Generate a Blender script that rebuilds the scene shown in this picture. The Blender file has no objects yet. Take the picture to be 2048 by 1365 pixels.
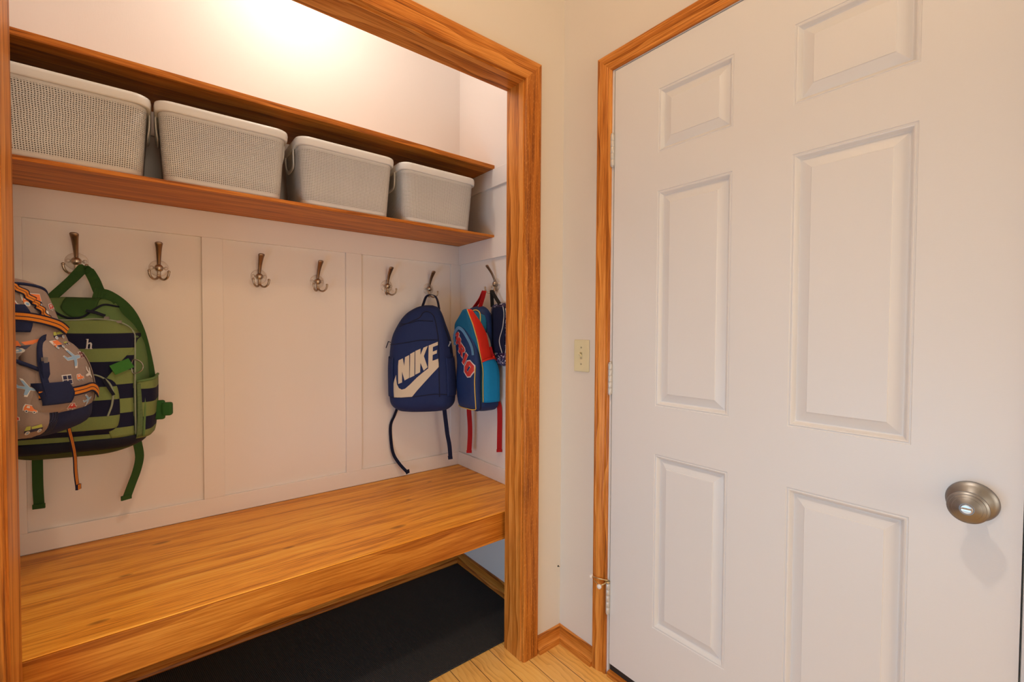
import bpy, bmesh, math, random
from mathutils import Vector, Matrix, noise
from mathutils.geometry import tessellate_polygon

R = math.radians
sc = bpy.context.scene
C = sc.collection
random.seed(7)

# ------------------------------------------------------------------ materials
MATS = {}


class NT:
    """small helper around a node tree"""
    def __init__(s, name):
        s.m = bpy.data.materials.new(name)
        s.m.use_nodes = True
        s.t = s.m.node_tree
        s.t.nodes.clear()
        s.out = s.t.nodes.new('ShaderNodeOutputMaterial')
        s.b = s.t.nodes.new('ShaderNodeBsdfPrincipled')
        s.t.links.new(s.b.outputs[0], s.out.inputs[0])

    def n(s, typ, **kw):
        nd = s.t.nodes.new('ShaderNode' + typ)
        for k, v in kw.items():
            setattr(nd, k, v)
        return nd

    def put(s, sock, v):
        if isinstance(v, bpy.types.NodeSocket):
            s.t.links.new(v, sock)
        elif v is not None:
            if sock.type == 'RGBA' and len(v) == 3:
                v = (*v, 1)
            sock.default_value = v

    def math(s, op, a, b=None, c=None, clamp=False):
        nd = s.n('Math', operation=op)
        nd.use_clamp = clamp
        for i, v in enumerate((a, b, c)):
            if v is not None:
                s.put(nd.inputs[i], v)
        return nd.outputs[0]

    def mix(s, f, a, b, mode='MIX'):
        nd = s.n('Mix', data_type='RGBA', blend_type=mode)
        s.put(nd.inputs[0], f)
        s.put(nd.inputs[6], a)
        s.put(nd.inputs[7], b)
        return nd.outputs[2]

    def coord(s, which='Object'):
        return s.n('TexCoord').outputs[which]

    def map(s, v, scale=(1, 1, 1), loc=(0, 0, 0), rot=(0, 0, 0)):
        nd = s.n('Mapping')
        s.put(nd.inputs[0], v)
        nd.inputs['Scale'].default_value = scale
        nd.inputs['Location'].default_value = loc
        nd.inputs['Rotation'].default_value = rot
        return nd.outputs[0]

    def noise(s, v, scale=5, detail=2, rough=.5, dist=0, col=False):
        nd = s.n('TexNoise')
        s.put(nd.inputs['Vector'], v)
        nd.inputs['Scale'].default_value = scale
        nd.inputs['Detail'].default_value = detail
        nd.inputs['Roughness'].default_value = rough
        nd.inputs['Distortion'].default_value = dist
        return nd.outputs[1 if col else 0]

    def ramp(s, f, stops):
        nd = s.n('ValToRGB')
        e = nd.color_ramp.elements
        while len(e) < len(stops):
            e.new(.5)
        for i, (p, c) in enumerate(stops):
            e[i].position = p
            e[i].color = (*c, 1) if len(c) == 3 else c
        s.put(nd.inputs[0], f)
        return nd.outputs[0]

    def sep(s, v):
        nd = s.n('SeparateXYZ')
        s.put(nd.inputs[0], v)
        return nd.outputs

    def bump(s, h, strength=.2, dist=.002):
        nd = s.n('Bump')
        nd.inputs['Strength'].default_value = strength
        nd.inputs['Distance'].default_value = dist
        s.put(nd.inputs['Height'], h)
        s.t.links.new(nd.outputs[0], s.b.inputs['Normal'])

    def fin(s, col, rough=.6, metal=0, spec=None):
        s.put(s.b.inputs['Base Color'], col)
        s.put(s.b.inputs['Roughness'], rough)
        s.put(s.b.inputs['Metallic'], metal)
        if spec is not None:
            s.put(s.b.inputs['Specular IOR Level'], spec)
        MATS[s.m.name] = s.m
        return s.m


def srgb(r, g, b):
    f = lambda c: (c / 255 / 12.92) if c / 255 <= .04045 else ((c / 255 + .055) / 1.055) ** 2.4
    return (f(r), f(g), f(b))


def plain(name, col, rough=.6, metal=0, spec=None):
    n = NT(name)
    return n.fin(col, rough, metal, spec)


def paint(name, col, rough=.75, grain=.12):
    n = NT(name)
    co = n.coord()
    a = n.noise(n.map(co, (60, 60, 420)), 1, 2)
    b = n.noise(n.map(co, (420, 420, 60)), 1, 2)
    h = n.math('ADD', a, b)
    big = n.noise(co, 3.0, 3)
    c = n.mix(n.math('MULTIPLY', big, .10), col, tuple(x * .82 for x in col))
    n.bump(h, grain, .0015)
    return n.fin(c, rough)


def wood(name, dark, mid, light, rough=.38, fine=150, wave=9, waveamt=.5, fleck=0, knots=(), spec=.28):
    n = NT(name)
    uv = n.coord('UV')
    warp = n.noise(n.map(uv, (2.2, 9, 1)), 1, 3)
    x, y, z = n.sep(uv)
    yy = y
    kmask = None
    for (ku, kv, kr) in knots:
        du = n.math('DIVIDE', n.math('SUBTRACT', x, ku), kr * 2.6)
        dv = n.math('DIVIDE', n.math('SUBTRACT', y, kv), kr)
        d2 = n.math('ADD', n.math('MULTIPLY', du, du), n.math('MULTIPLY', dv, dv))
        inf = n.math('EXPONENT', n.math('MULTIPLY', d2, -.35))
        yy = n.math('ADD', yy, n.math('MULTIPLY', n.math('MULTIPLY', inf, dv), kr * .9))
        core = n.math('SUBTRACT', 1.0, d2, clamp=True)
        kmask = core if kmask is None else n.math('MAXIMUM', kmask, core)
    comb = n.n('CombineXYZ')
    n.put(comb.inputs[0], x)
    n.put(comb.inputs[1], yy)
    v = comb.outputs[0]
    streak = n.noise(n.map(v, (1.3, 26, 1)), 1, 4, .6, .4)
    finegrain = n.noise(n.map(v, (7, fine * 2.2, 1)), 1, 3, .6)
    w = n.n('TexWave', wave_type='BANDS', bands_direction='Y', wave_profile='SAW')
    n.put(w.inputs['Vector'], n.map(v, (.35, 1.0, 1)))
    w.inputs['Scale'].default_value = wave
    w.inputs['Distortion'].default_value = 7.0
    w.inputs['Detail'].default_value = 2
    w.inputs['Detail Scale'].default_value = .9
    s1 = n.math('MULTIPLY', streak, .55)
    s2 = n.math('MULTIPLY', finegrain, .70)
    s3 = n.math('MULTIPLY', w.outputs[1], waveamt * .34)
    tot = n.math('ADD', n.math('ADD', s1, s2), s3)
    tot = n.math('ADD', tot, n.math('MULTIPLY', warp, .12))
    col = n.ramp(tot, [(.56, dark), (.745, mid), (.95, light)])
    if fleck:
        fl = n.noise(n.map(v, (90, 420, 1)), 1, 1)
        fm = n.math('MULTIPLY', n.math('SUBTRACT', fl, .58, clamp=True), fleck)
        col = n.mix(fm, col, light)
    if kmask is not None:
        col = n.mix(n.math('MULTIPLY', kmask, .75), col, tuple(c * .55 for c in dark))
    n.bump(finegrain, .12, .0008)
    r = n.math('ADD', rough, n.math('MULTIPLY', finegrain, .12))
    return n.fin(col, r, 0, spec)


def fabric(name, col, rough=.85, scale=900, var=.35, wr=.35):
    n = NT(name)
    co = n.coord()
    wv = n.noise(n.map(co, (1, 1, 1)), scale, 1)
    big = n.noise(co, 22, 3)
    f = n.math('MULTIPLY', n.math('ADD', n.math('MULTIPLY', wv, .5), n.math('MULTIPLY', big, .5)), var)
    c = n.mix(f, col, tuple(x * .45 for x in col))
    h = n.math('ADD', n.math('MULTIPLY', wv, .12), n.math('MULTIPLY', n.noise(n.map(co, (1, 1, .55)), 26, 2, .5, .6), 1.0))
    n.bump(h, wr, .006)
    return n.fin(c, rough, 0, .25)


def stripes(name, c1, c2, z0, period, duty=.5, rough=.85):
    n = NT(name)
    co = n.coord()
    x, y, z = n.sep(co)
    wob = n.math('MULTIPLY', n.noise(co, 9, 1), .006)
    p = n.math('FRACT', n.math('DIVIDE', n.math('ADD', n.math('SUBTRACT', z, z0), wob), period))
    m = n.math('LESS_THAN', p, duty)
    wv = n.noise(co, 900, 1)
    c = n.mix(m, c1, c2)
    c = n.mix(n.math('MULTIPLY', wv, .3), c, (0, 0, 0))
    n.bump(n.math('ADD', n.math('MULTIPLY', wv, .12), n.noise(n.map(co, (1, 1, .55)), 24, 2, .5, .5)), .35, .006)
    return n.fin(c, rough, 0, .25)


def webbing(name, base, stripe):
    """orange-on-navy woven tape: two stripes across the width (UV v in 0..1)"""
    n = NT(name)
    x, y, z = n.sep(n.coord('UV'))
    d = n.math('ABSOLUTE', n.math('SUBTRACT', y, .5))
    m = n.math('MULTIPLY', n.math('GREATER_THAN', d, .045), n.math('LESS_THAN', d, .34))
    thread = n.math('MULTIPLY', n.math('SINE', n.math('MULTIPLY', x, 4200)), .5)
    c = n.mix(m, base, stripe)
    c = n.mix(n.math('MULTIPLY', n.math('ADD', thread, .5), .35), c, tuple(k * .35 for k in base))
    return n.fin(c, .8, 0, .2)


def mesh_net(name, col, hole, freq=260):
    n = NT(name)
    co = n.coord()
    x, y, z = n.sep(co)
    a = n.math('SINE', n.math('MULTIPLY', n.math('ADD', n.math('ADD', x, y), z), freq * 3))
    b = n.math('SINE', n.math('MULTIPLY', n.math('SUBTRACT', n.math('ADD', x, y), z), freq * 3))
    m = n.math('GREATER_THAN', n.math('MULTIPLY', a, b), .22)
    return n.fin(n.mix(m, col, hole), .8, 0, .2)


def metal(name, col, rough, aniso=0):
    n = NT(name)
    nz = n.noise(n.map(n.coord(), (40, 40, 400)), 1, 2)
    r = n.math('ADD', rough, n.math('MULTIPLY', nz, .1))
    return n.fin(col, r, 1.0)


M_WALL = paint('wall_paint', (.76, .69, .605), .8, .10)
M_ALC = paint('alcove_paint', (.88, .795, .745), .65, .06)
M_CEIL = paint('ceiling_paint', (.85, .82, .78), .9, .1)
M_PANEL = paint('panel_paint', (.885, .80, .755), .5, .05)
M_DOOR = paint('door_paint', (.755, .735, .72), .42, .05)
OD, OM, OL = (.20, .050, .005), (.52, .160, .018), (.76, .310, .062)
M_OAK = wood('oak_trim', OD, OM, OL, .34, 130, 7, .7, 0)
M_OAKF = wood('oak_quartered', OD, OM, OL, .36, 150, 3, .2, 4.0)
M_SHELF = wood('shelf_wood', (.24, .058, .005), (.54, .155, .014), (.76, .29, .045), .40, 110, 5, .4)
M_BENCH = wood('bench_pine', (.46, .13, .008), (.88, .345, .030), (.97, .54, .09), .30, 120, 5, .28, 0,
               knots=((.02, 1.80, .011), (-.06, 1.62, .007), (.33, 1.52, .008), (.66, 1.45, .013), (.97, 1.80, .006),
                      (-.10, 1.40, .009), (.80, 1.66, .006)))
M_APRON = wood('bench_apron_pine', (.30, .075, .005), (.47, .140, .012), (.66, .245, .032), .34, 95, 4, .5)


def floor_mat():
    n = NT('oak_floor')
    x, y, z = n.sep(n.coord())
    w = .083
    q = n.math('DIVIDE', n.math('ADD', x, .03), w)
    idx = n.math('FLOOR', q)
    fr = n.math('FRACT', q)
    wn = n.n('TexWhiteNoise', noise_dimensions='1D')
    n.put(wn.inputs['W'], idx)
    off = n.math('MULTIPLY', wn.outputs[0], 13.0)
    cb = n.n('CombineXYZ')
    n.put(cb.inputs[0], n.math('ADD', y, off))
    n.put(cb.inputs[1], n.math('ADD', x, off))
    v = cb.outputs[0]
    streak = n.noise(n.map(v, (1.6, 26, 1)), 1, 4, .6, .6)
    fine = n.noise(n.map(v, (9, 330, 1)), 1, 3)
    wv = n.n('TexWave', wave_type='BANDS', bands_direction='Y', wave_profile='SAW')
    n.put(wv.inputs['Vector'], n.map(v, (.5, 1, 1)))
    wv.inputs['Scale'].default_value = 14
    wv.inputs['Distortion'].default_value = 9
    wv.inputs['Detail Scale'].default_value = 1.1
    t = n.math('ADD', n.math('ADD', n.math('MULTIPLY', streak, .45), n.math('MULTIPLY', fine, .3)),
               n.math('MULTIPLY', wv.outputs[1], .15))
    col = n.ramp(t, [(.26, (.62, .28, .055)), (.45, (.94, .54, .14)), (.80, (.97, .70, .26))])
    col = n.mix(n.math('MULTIPLY', wn.outputs[0], .25), col, (.70, .32, .07))
    seam = n.math('LESS_THAN', n.math('ABSOLUTE', n.math('SUBTRACT', fr, .5)), .487)
    col = n.mix(seam, (.10, .035, .008), col)
    n.bump(fine, .1, .0008)
    return n.fin(col, .32)


M_FLOOR = floor_mat()


def mat_rubber():
    n = NT('black_ribbed_matting')
    co = n.coord()
    x, y, z = n.sep(co)
    a = n.math('SINE', n.math('MULTIPLY', n.math('ADD', x, n.math('MULTIPLY', y, .15)), 1250))
    b = n.math('SINE', n.math('MULTIPLY', n.math('SUBTRACT', y, n.math('MULTIPLY', x, .15)), 1500))
    h = n.math('ADD', n.math('MULTIPLY', a, .6), n.math('MULTIPLY', b, .4))
    nz = n.noise(co, 700, 2)
    c = n.mix(n.math('ADD', n.math('MULTIPLY', h, .25), n.math('MULTIPLY', nz, .6), clamp=True), (.009, .009, .010), (.115, .110, .110))
    n.bump(n.math('ADD', h, nz), .6, .002)
    return n.fin(c, .9, 0, .2)


M_MAT = mat_rubber()


def basket_mat():
    n = NT('perforated_white_plastic')
    uv = n.coord('UV')
    x, y, z = n.sep(uv)
    p = .0053
    fx = n.math('SUBTRACT', n.math('FRACT', n.math('DIVIDE', x, p)), .5)
    fy = n.math('SUBTRACT', n.math('FRACT', n.math('DIVIDE', y, p)), .5)
    d = n.math('SQRT', n.math('ADD', n.math('MULTIPLY', fx, fx), n.math('MULTIPLY', fy, fy)))
    hole = n.math('LESS_THAN', d, .285)
    band = n.math('MULTIPLY', n.math('GREATER_THAN', y, .014), n.math('LESS_THAN', y, .188))
    hole = n.math('MULTIPLY', hole, band)
    weave = n.math('MULTIPLY', n.math('COSINE', n.math('MULTIPLY', fx, 6.283)), n.math('COSINE', n.math('MULTIPLY', fy, 6.283)))
    n.bump(n.math('MULTIPLY', weave, band), .5, .0012)
    big = n.noise(n.map(uv, (18, 260, 1)), 1, 1)
    c = n.mix(n.math('MULTIPLY', big, .22), (.74, .70, .66), (.55, .50, .46))
    n.fin(c, .5)
    tr = n.n('BsdfTransparent')
    mx = n.n('MixShader')
    n.put(mx.inputs[0], hole)
    n.t.links.new(n.b.outputs[0], mx.inputs[1])
    n.t.links.new(tr.outputs[0], mx.inputs[2])
    n.t.links.new(mx.outputs[0], n.out.inputs[0])
    return n.m


M_BASKET = basket_mat()
M_HOLE_SHADE = plain('basket_hole_shade', (.10, .075, .06), .9)  # dark colour stands in for the shade inside the baskets
M_RIM = plain('smooth_white_plastic', (.80, .76, .72), .4)
M_HOOK = metal('antique_nickel', (.46, .37, .285), .24)
M_PLATE = plain('satin_plate', (.72, .62, .55), .40, .15)  # wall-like colour stands in for the wall mirrored in the nickel
M_ARM = metal('bronze_arm', (.30, .205, .14), .34)
M_NICKEL = metal('satin_nickel', (.30, .31, .325), .36)
M_HINGE = plain('painted_hinge', (.62, .60, .57), .4, .35)
M_IVORY = plain('ivory_plastic', (.74, .66, .42), .35)
M_RUBW = plain('white_rubber', (.78, .74, .70), .5)
M_BRASS = metal('brass_wire', (.62, .50, .28), .3)
M_BLACK = plain('black_rubber', (.015, .014, .014), .6)
M_JAMBW = plain('white_jamb', (.72, .70, .68), .5)
M_DARK = plain('dark_gap', (.01, .01, .01), .9)

M_NAVY = fabric('navy_polyester', (.017, .032, .125), .75, 1000, .5, .55)
M_NAVYD = fabric('dark_navy_webbing', (.010, .013, .045), .8)
M_LOGO = plain('tan_logo_print', (.66, .55, .42), .7)
M_SEAM = plain('seam_thread', (.006, .009, .035), .9)
M_ZIP = metal('zipper_metal', (.45, .44, .42), .35)

M_GREEN = fabric('green_canvas', (.14, .24, .085), .85, 900, .4)
M_DKGREEN = fabric('dark_green_webbing', (.038, .098, .024), .85)
M_OLIVE = fabric('olive_bottom', (.060, .085, .022), .85)
M_NAVYST = (.010, .011, .040)
M_GRST = (.225, .290, .100)
M_STRIPE = stripes('green_navy_stripes', M_GRST, M_NAVYST, .0, .084)
M_PIPEG = plain('grey_piping', (.28, .32, .24), .7)
M_ZIPD = fabric('dark_zip_tape', (.012, .014, .03), .8)
M_THREAD = plain('cream_embroidery', (.62, .60, .62), .7)
M_NETG = mesh_net('green_net', (.16, .24, .10), (.02, .03, .02))

M_TRK = fabric('taupe_coated_cotton', (.31, .225, .19), .42, 900, .25, .45)
M_TNAVY = fabric('navy_cotton', (.016, .022, .070), .85)
M_WEB = webbing('orange_striped_webbing', (.020, .016, .040), (.78, .25, .025))
M_NETN = mesh_net('navy_net', (.030, .034, .075), (.006, .006, .015), 300)
M_PR = plain('print_red', (.50, .035, .03), .5)
M_PO = plain('print_orange', (.80, .20, .05), .5)
M_PB = plain('print_blue', (.26, .42, .62), .5)
M_PN = plain('print_navy', (.022, .026, .075), .5)
M_PW = plain('print_white', (.72, .68, .64), .5)
M_PY = plain('print_lime', (.48, .52, .10), .5)
M_PM = plain('print_maroon', (.16, .02, .03), .5)

M_TEAL = fabric('teal_polyester', (.012, .15, .30), .6)
M_MBLUE = fabric('mid_blue_polyester', (.020, .045, .155), .55)
M_LBLUE = fabric('light_blue_trim', (.13, .30, .52), .6)
M_SKYB = fabric('sky_blue_polyester', (.035, .27, .52), .6)
M_RED = fabric('red_polyester', (.85, .035, .016), .6)
M_DRED = fabric('red_webbing', (.50, .010, .012), .7)
M_YEL = plain('yellow_piping', (.80, .52, .10), .5)
M_CYNET = mesh_net('cyan_net', (.015, .34, .68), (.010, .18, .44), 330)
M_LRED = plain('letter_red', (.62, .045, .035), .5)
M_LWHT = plain('letter_edge', (.74, .62, .62), .5)
M_BLKST = fabric('black_webbing', (.022, .018, .016), .8)


def specks():
    n = NT('navy_speckled_print')
    co = n.coord()
    a = n.noise(co, 60, 3, .6, 1.5)
    b = n.noise(n.map(co, (1, 1, 1), (3, 1, 4)), 95, 2, .5, 1.0)
    c = n.mix(n.math('GREATER_THAN', a, .56), (.016, .014, .05), (.15, .12, .27))
    c = n.mix(n.math('GREATER_THAN', b, .60), c, (.70, .66, .72))
    return n.fin(c, .35)


M_SPECK = specks()
M_PIPEW = plain('white_piping', (.62, .60, .58), .5)


# ------------------------------------------------------------------ mesh builder
class MB:
    def __init__(s):
        s.v, s.f, s.m, s.uv, s.sm = [], [], [], {}, []

    def add(s, vs, fs, m=0, smooth=True, uvs=None):
        o = len(s.v)
        s.v += [Vector(p) for p in vs]
        for i, f in enumerate(fs):
            if uvs:
                s.uv[len(s.f)] = uvs[i]
            s.f.append([o + k for k in f])
            s.m.append(m)
            s.sm.append(smooth)
        return s

    def box(s, a, b, m=0):
        x0, y0, z0 = a
        x1, y1, z1 = b
        vs = [(x0, y0, z0), (x1, y0, z0), (x1, y1, z0), (x0, y1, z0), (x0, y0, z1), (x1, y0, z1), (x1, y1, z1), (x0, y1, z1)]
        return s.add(vs, [(3, 2, 1, 0), (4, 5, 6, 7), (0, 1, 5, 4), (1, 2, 6, 5), (2, 3, 7, 6), (3, 0, 4, 7)], m, False)

    def grid(s, fn, nu, nv, m=0, cu=False, uvf=None, flip=False, smooth=True):
        vs = []
        un = nu if cu else nu + 1
        for j in range(nv + 1):
            for i in range(un):
                vs.append(fn(i / nu, j / nv))
        fs, uvs = [], []
        for j in range(nv):
            for i in range(nu):
                i2 = (i + 1) % un
                q = [j * un + i, j * un + i2, (j + 1) * un + i2, (j + 1) * un + i]
                w = [(i / nu, j / nv), ((i + 1) / nu, j / nv), ((i + 1) / nu, (j + 1) / nv), (i / nu, (j + 1) / nv)]
                if flip:
                    q.reverse()
                    w.reverse()
                fs.append(q)
                uvs.append([uvf(*p) if uvf else p for p in w])
        return s.add(vs, fs, m, smooth, uvs)

    def tube(s, pts, r, n=8, m=0, cap=True, flat=None):
        """sweep of a round (or flattened) section; r: number or list; flat: list of (rx, ry)"""
        pts = [Vector(p) for p in pts]
        k = len(pts)
        rs = r if isinstance(r, (list, tuple)) else [r] * k
        vs = []
        up = None
        for i, p in enumerate(pts):
            t = (pts[min(i + 1, k - 1)] - pts[max(i - 1, 0)]).normalized()
            if up is None:
                up = Vector((1, 0, 0)) if abs(t.x) < .9 else Vector((0, 1, 0))
            a = (up - t * up.dot(t)).normalized()
            up = a
            b = t.cross(a)
            rx, ry = flat[i] if flat else (rs[i], rs[i])
            for j in range(n):
                g = 2 * math.pi * j / n
                vs.append(p + a * math.cos(g) * rx + b * math.sin(g) * ry)
        fs = []
        for i in range(k - 1):
            for j in range(n):
                j2 = (j + 1) % n
                fs.append((i * n + j, i * n + j2, (i + 1) * n + j2, (i + 1) * n + j))
        if cap:
            fs.append(tuple(range(n - 1, -1, -1)))
            fs.append(tuple((k - 1) * n + j for j in range(n)))
        return s.add(vs, fs, m)

    def ribbon(s, pts, wd, w, th=.002, m=0):
        """flat strap: wd = width direction (or list), w = width (or list)"""
        pts = [Vector(p) for p in pts]
        k = len(pts)
        vs, ln = [], [0]
        for i in range(1, k):
            ln.append(ln[-1] + (pts[i] - pts[i - 1]).length)
        for i, p in enumerate(pts):
            t = (pts[min(i + 1, k - 1)] - pts[max(i - 1, 0)]).normalized()
            d = Vector(wd[i] if isinstance(wd, list) else wd)
            d = (d - t * d.dot(t)).normalized()
            nn = t.cross(d)
            h = (w[i] if isinstance(w, list) else w) / 2
            for a, b in ((-1, -1), (1, -1), (1, 1), (-1, 1)):
                vs.append(p + d * h * a + nn * th / 2 * b)
        fs, uvs = [], []
        for i in range(k - 1):
            for j in range(4):
                j2 = (j + 1) % 4
                fs.append((i * 4 + j, i * 4 + j2, (i + 1) * 4 + j2, (i + 1) * 4 + j))
                va, vb = [(0, 1), (1, 1), (1, 0), (0, 0)][j]
                uvs.append([(ln[i], va), (ln[i], vb), (ln[i + 1], vb), (ln[i + 1], va)])
        fs += [(3, 2, 1, 0), tuple((k - 1) * 4 + j for j in range(4))]
        uvs += [[(0, 0)] * 4] * 2
        return s.add(vs, fs, m, False, uvs)

    def lathe(s, prof, org, ax, n=40, m=0):
        ax = Vector(ax).normalized()
        a = ax.orthogonal().normalized()
        b = ax.cross(a)
        org = Vector(org)
        vs = []
        for r, h in prof:
            for j in range(n):
                g = 2 * math.pi * j / n
                vs.append(org + ax * h + a * r * math.cos(g) + b * r * math.sin(g))
        k = len(prof)
        fs = []
        for i in range(k - 1):
            for j in range(n):
                j2 = (j + 1) % n
                fs.append((i * n + j, i * n + j2, (i + 1) * n + j2, (i + 1) * n + j))
        fs.append(tuple(range(n - 1, -1, -1)))
        fs.append(tuple((k - 1) * n + j for j in range(n)))
        return s.add(vs, fs, m)

    def prism(s, poly, fn, h0, h1, m=0):
        """extrude a 2D polygon; fn(a, b, h) -> 3D"""
        k = len(poly)
        vs = [fn(a, b, h0) for a, b in poly] + [fn(a, b, h1) for a, b in poly]
        tri = tessellate_polygon([[Vector((a, b, 0)) for a, b in poly]])
        fs = [tuple(t) for t in tri] + [tuple(k + i for i in reversed(t)) for t in tri]
        fs += [(i, (i + 1) % k, k + (i + 1) % k, k + i) for i in range(k)]
        return s.add(vs, fs, m, False)

    def decal(s, loops, fn, m=0, L=.012):
        """flat printed shape mapped on a surface; loops = [outline, holes...] in 2D, fn(a, b) -> 3D"""
        pts = [p for l in loops for p in l]
        tri = tessellate_polygon([[Vector((a, b, 0)) for a, b in l] for l in loops])
        bm = bmesh.new()
        vv = [bm.verts.new((a, b, 0)) for a, b in pts]
        for t in tri:
            try:
                bm.faces.new([vv[i] for i in t])
            except ValueError:
                pass
        for _ in range(4):
            es = [e for e in bm.edges if e.calc_length() > L]
            if not es:
                break
            bmesh.ops.subdivide_edges(bm, edges=es, cuts=1)
            bmesh.ops.triangulate(bm, faces=bm.faces[:])
        bm.verts.index_update()
        vs = [fn(v.co.x, v.co.y) for v in bm.verts]
        fs = [[v.index for v in f.verts] for f in bm.faces]
        bm.free()
        return s.add(vs, fs, m)

    def build(s, name, mats, parent=None, grain=None, bevel=0, solid=0, fix=True, loc=None):
        me = bpy.data.meshes.new(name)
        me.from_pydata([tuple(p) for p in s.v], [], s.f)
        mats = mats if isinstance(mats, (list, tuple)) else [mats]
        for m in mats:
            me.materials.append(m)
        me.polygons.foreach_set('material_index', s.m)
        me.polygons.foreach_set('use_smooth', s.sm)
        ul = me.uv_layers.new(name='UVMap')
        ox, oy = random.random() * 7, random.random() * 7
        if grain is not None and isinstance(grain, tuple):
            grain, ox, oy = grain
        for p in me.polygons:
            if p.index in s.uv:
                for k, li in enumerate(p.loop_indices):
                    ul.data[li].uv = s.uv[p.index][k]
                continue
            nx = max(range(3), key=lambda i: abs(p.normal[i]))
            g = 0 if grain is None else grain
            if nx == g:
                a, b = [i for i in range(3) if i != g]
            else:
                a = g
                b = [i for i in range(3) if i != g and i != nx][0]
            for li in p.loop_indices:
                co = me.vertices[me.loops[li].vertex_index].co
                ul.data[li].uv = (co[a] + ox, co[b] + oy)
        if fix:
            bm = bmesh.new()
            bm.from_mesh(me)
            bmesh.ops.recalc_face_normals(bm, faces=bm.faces[:])
            bm.to_mesh(me)
            bm.free()
        o = bpy.data.objects.new(name, me)
        C.objects.link(o)
        if parent:
            o.parent = parent
        if loc:
            o.location = loc
        if solid:
            md = o.modifiers.new('Solidify', 'SOLIDIFY')
            md.thickness = solid
            md.offset = 0
        if bevel:
            md = o.modifiers.new('Bevel', 'BEVEL')
            md.width = bevel
            md.segments = 2
            md.limit_method = 'ANGLE'
        return o


def thing(name, label, cat, loc=(0, 0, 0), rotz=0, group=None):
    o = bpy.data.objects.new(name, None)
    o.empty_display_size = .05
    C.objects.link(o)
    o.location = loc
    o.rotation_euler = (0, 0, rotz)
    o['label'] = label
    o['category'] = cat
    if group:
        o['group'] = group
    return o


def tag(o, label, cat, group=None):
    o['label'] = label
    o['category'] = cat
    if group:
        o['group'] = group
    return o


def struct(o, label=None, cat=None):
    o['kind'] = 'structure'
    if label:
        o['label'] = label
        o['category'] = cat
    return o


def smooth_path(pts, n=8):
    """Catmull-Rom through points"""
    P = [Vector(p) for p in pts]
    if len(P) < 3:
        return P
    out = []
    for i in range(len(P) - 1):
        p0 = P[max(i - 1, 0)]
        p1, p2 = P[i], P[i + 1]
        p3 = P[min(i + 2, len(P) - 1)]
        for k in range(n):
            t = k / n
            out.append(.5 * ((2 * p1) + (p2 - p0) * t + (2 * p0 - 5 * p1 + 4 * p2 - p3) * t * t + (3 * p1 - p0 - 3 * p2 + p3) * t ** 3))
    out.append(P[-1])
    return out


# ------------------------------------------------------------------ room dimensions (metres)
CAMZ = 1.182
XD = 1.218            # hall right wall (door wall)
XR, XL = 1.222, -.350  # alcove side walls
YB = 1.958            # alcove back wall
YF, YJ = 1.2215, 1.312  # front wall faces
JL, JR = -.208, 1.0185  # alcove opening
ZH = 2.047
DY0, DY1 = .055, .981  # door leaf
DZ0, DZ1 = .030, 2.046
CE = 2.75
HX0, HY0 = -.80, -2.3  # hall extents
T = .09

# floor and ceiling
struct(MB().box((HX0 - T, HY0 - T, -.06), (XR + .3, YB + .12, 0)).build('floor', M_FLOOR), 'golden oak plank floor of the hall and alcove', 'floor')
struct(MB().box((HX0 - T, HY0 - T, CE), (XR + .3, YB + .12, CE + .06)).build('ceiling', M_CEIL), 'off-white ceiling above hall and alcove', 'ceiling')
# alcove shell
struct(MB().box((XL - .1, YB, 0), (XR + .1, YB + .1, CE)).build('wall_back', M_ALC), 'cream back wall of the alcove', 'wall')
struct(MB().box((XR, YJ, 0), (XR + .1, YB, CE)).build('wall_alcove_right', M_ALC), 'cream right side wall of the alcove', 'wall')
struct(MB().box((XL - .1, YJ, 0), (XL, YB, CE)).build('wall_alcove_left', M_ALC), 'cream left side wall of the alcove', 'wall')
# front wall around the opening
w = MB()
w.box((JR + .018, YF, 0), (XD + .03, YJ, CE)).box((HX0 - T, YF, 0), (JL - .018, YJ, CE)).box((JL - .018, YF, ZH + .018), (JR + .018, YJ, CE))
struct(w.build('wall_front', M_WALL), 'cream wall around the alcove opening', 'wall')
# right wall with door opening
w = MB()
w.box((XD, DY1 + .03, 0), (XD + .11, YJ, CE)).box((XD, HY0, 0), (XD + .11, DY0 - .03, CE)).box((XD, DY0 - .03, DZ1 + .03), (XD + .11, DY1 + .03, CE))
struct(w.build('wall_right', M_WALL), 'cream wall holding the white door', 'wall')
# left wall of the hall with a window assumed for the cool daylight (out of frame)
WY0, WY1, WZ0, WZ1 = -.10, 1.00, .08, .85
w = MB()
w.box((HX0 - T, HY0, 0), (HX0, WY0, CE)).box((HX0 - T, WY1, 0), (HX0, YF, CE)).box((HX0 - T, WY0, 0), (HX0, WY1, WZ0)).box((HX0 - T, WY0, WZ1), (HX0, WY1, CE))
struct(w.build('wall_left', M_WALL), 'cream left wall of the hall', 'wall')
RX0, RX1, RZ = -.15, 1.0, 2.05  # opening made up to admit the rear fill light
struct(MB().box((HX0 - T, HY0 - T, 0), (RX0, HY0, CE)).box((RX1, HY0 - T, 0), (XD + .11, HY0, CE)).box((RX0, HY0 - T, RZ), (RX1, HY0, CE)).build('wall_rear', M_WALL), 'cream wall behind the viewer with an opening added for fill light', 'wall')
wf = MB()
for a, b in (((WY0, WZ0), (WY0 + .05, WZ1)), ((WY1 - .05, WZ0), (WY1, WZ1)), ((WY0, WZ0), (WY1, WZ0 + .05)), ((WY0, WZ1 - .05), (WY1, WZ1)), (((WY0 + WY1) / 2 - .02, WZ0), ((WY0 + WY1) / 2 + .02, WZ1))):
    wf.box((HX0 - .06, a[0], a[1]), (HX0 - .02, b[0], b[1]))
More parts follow.
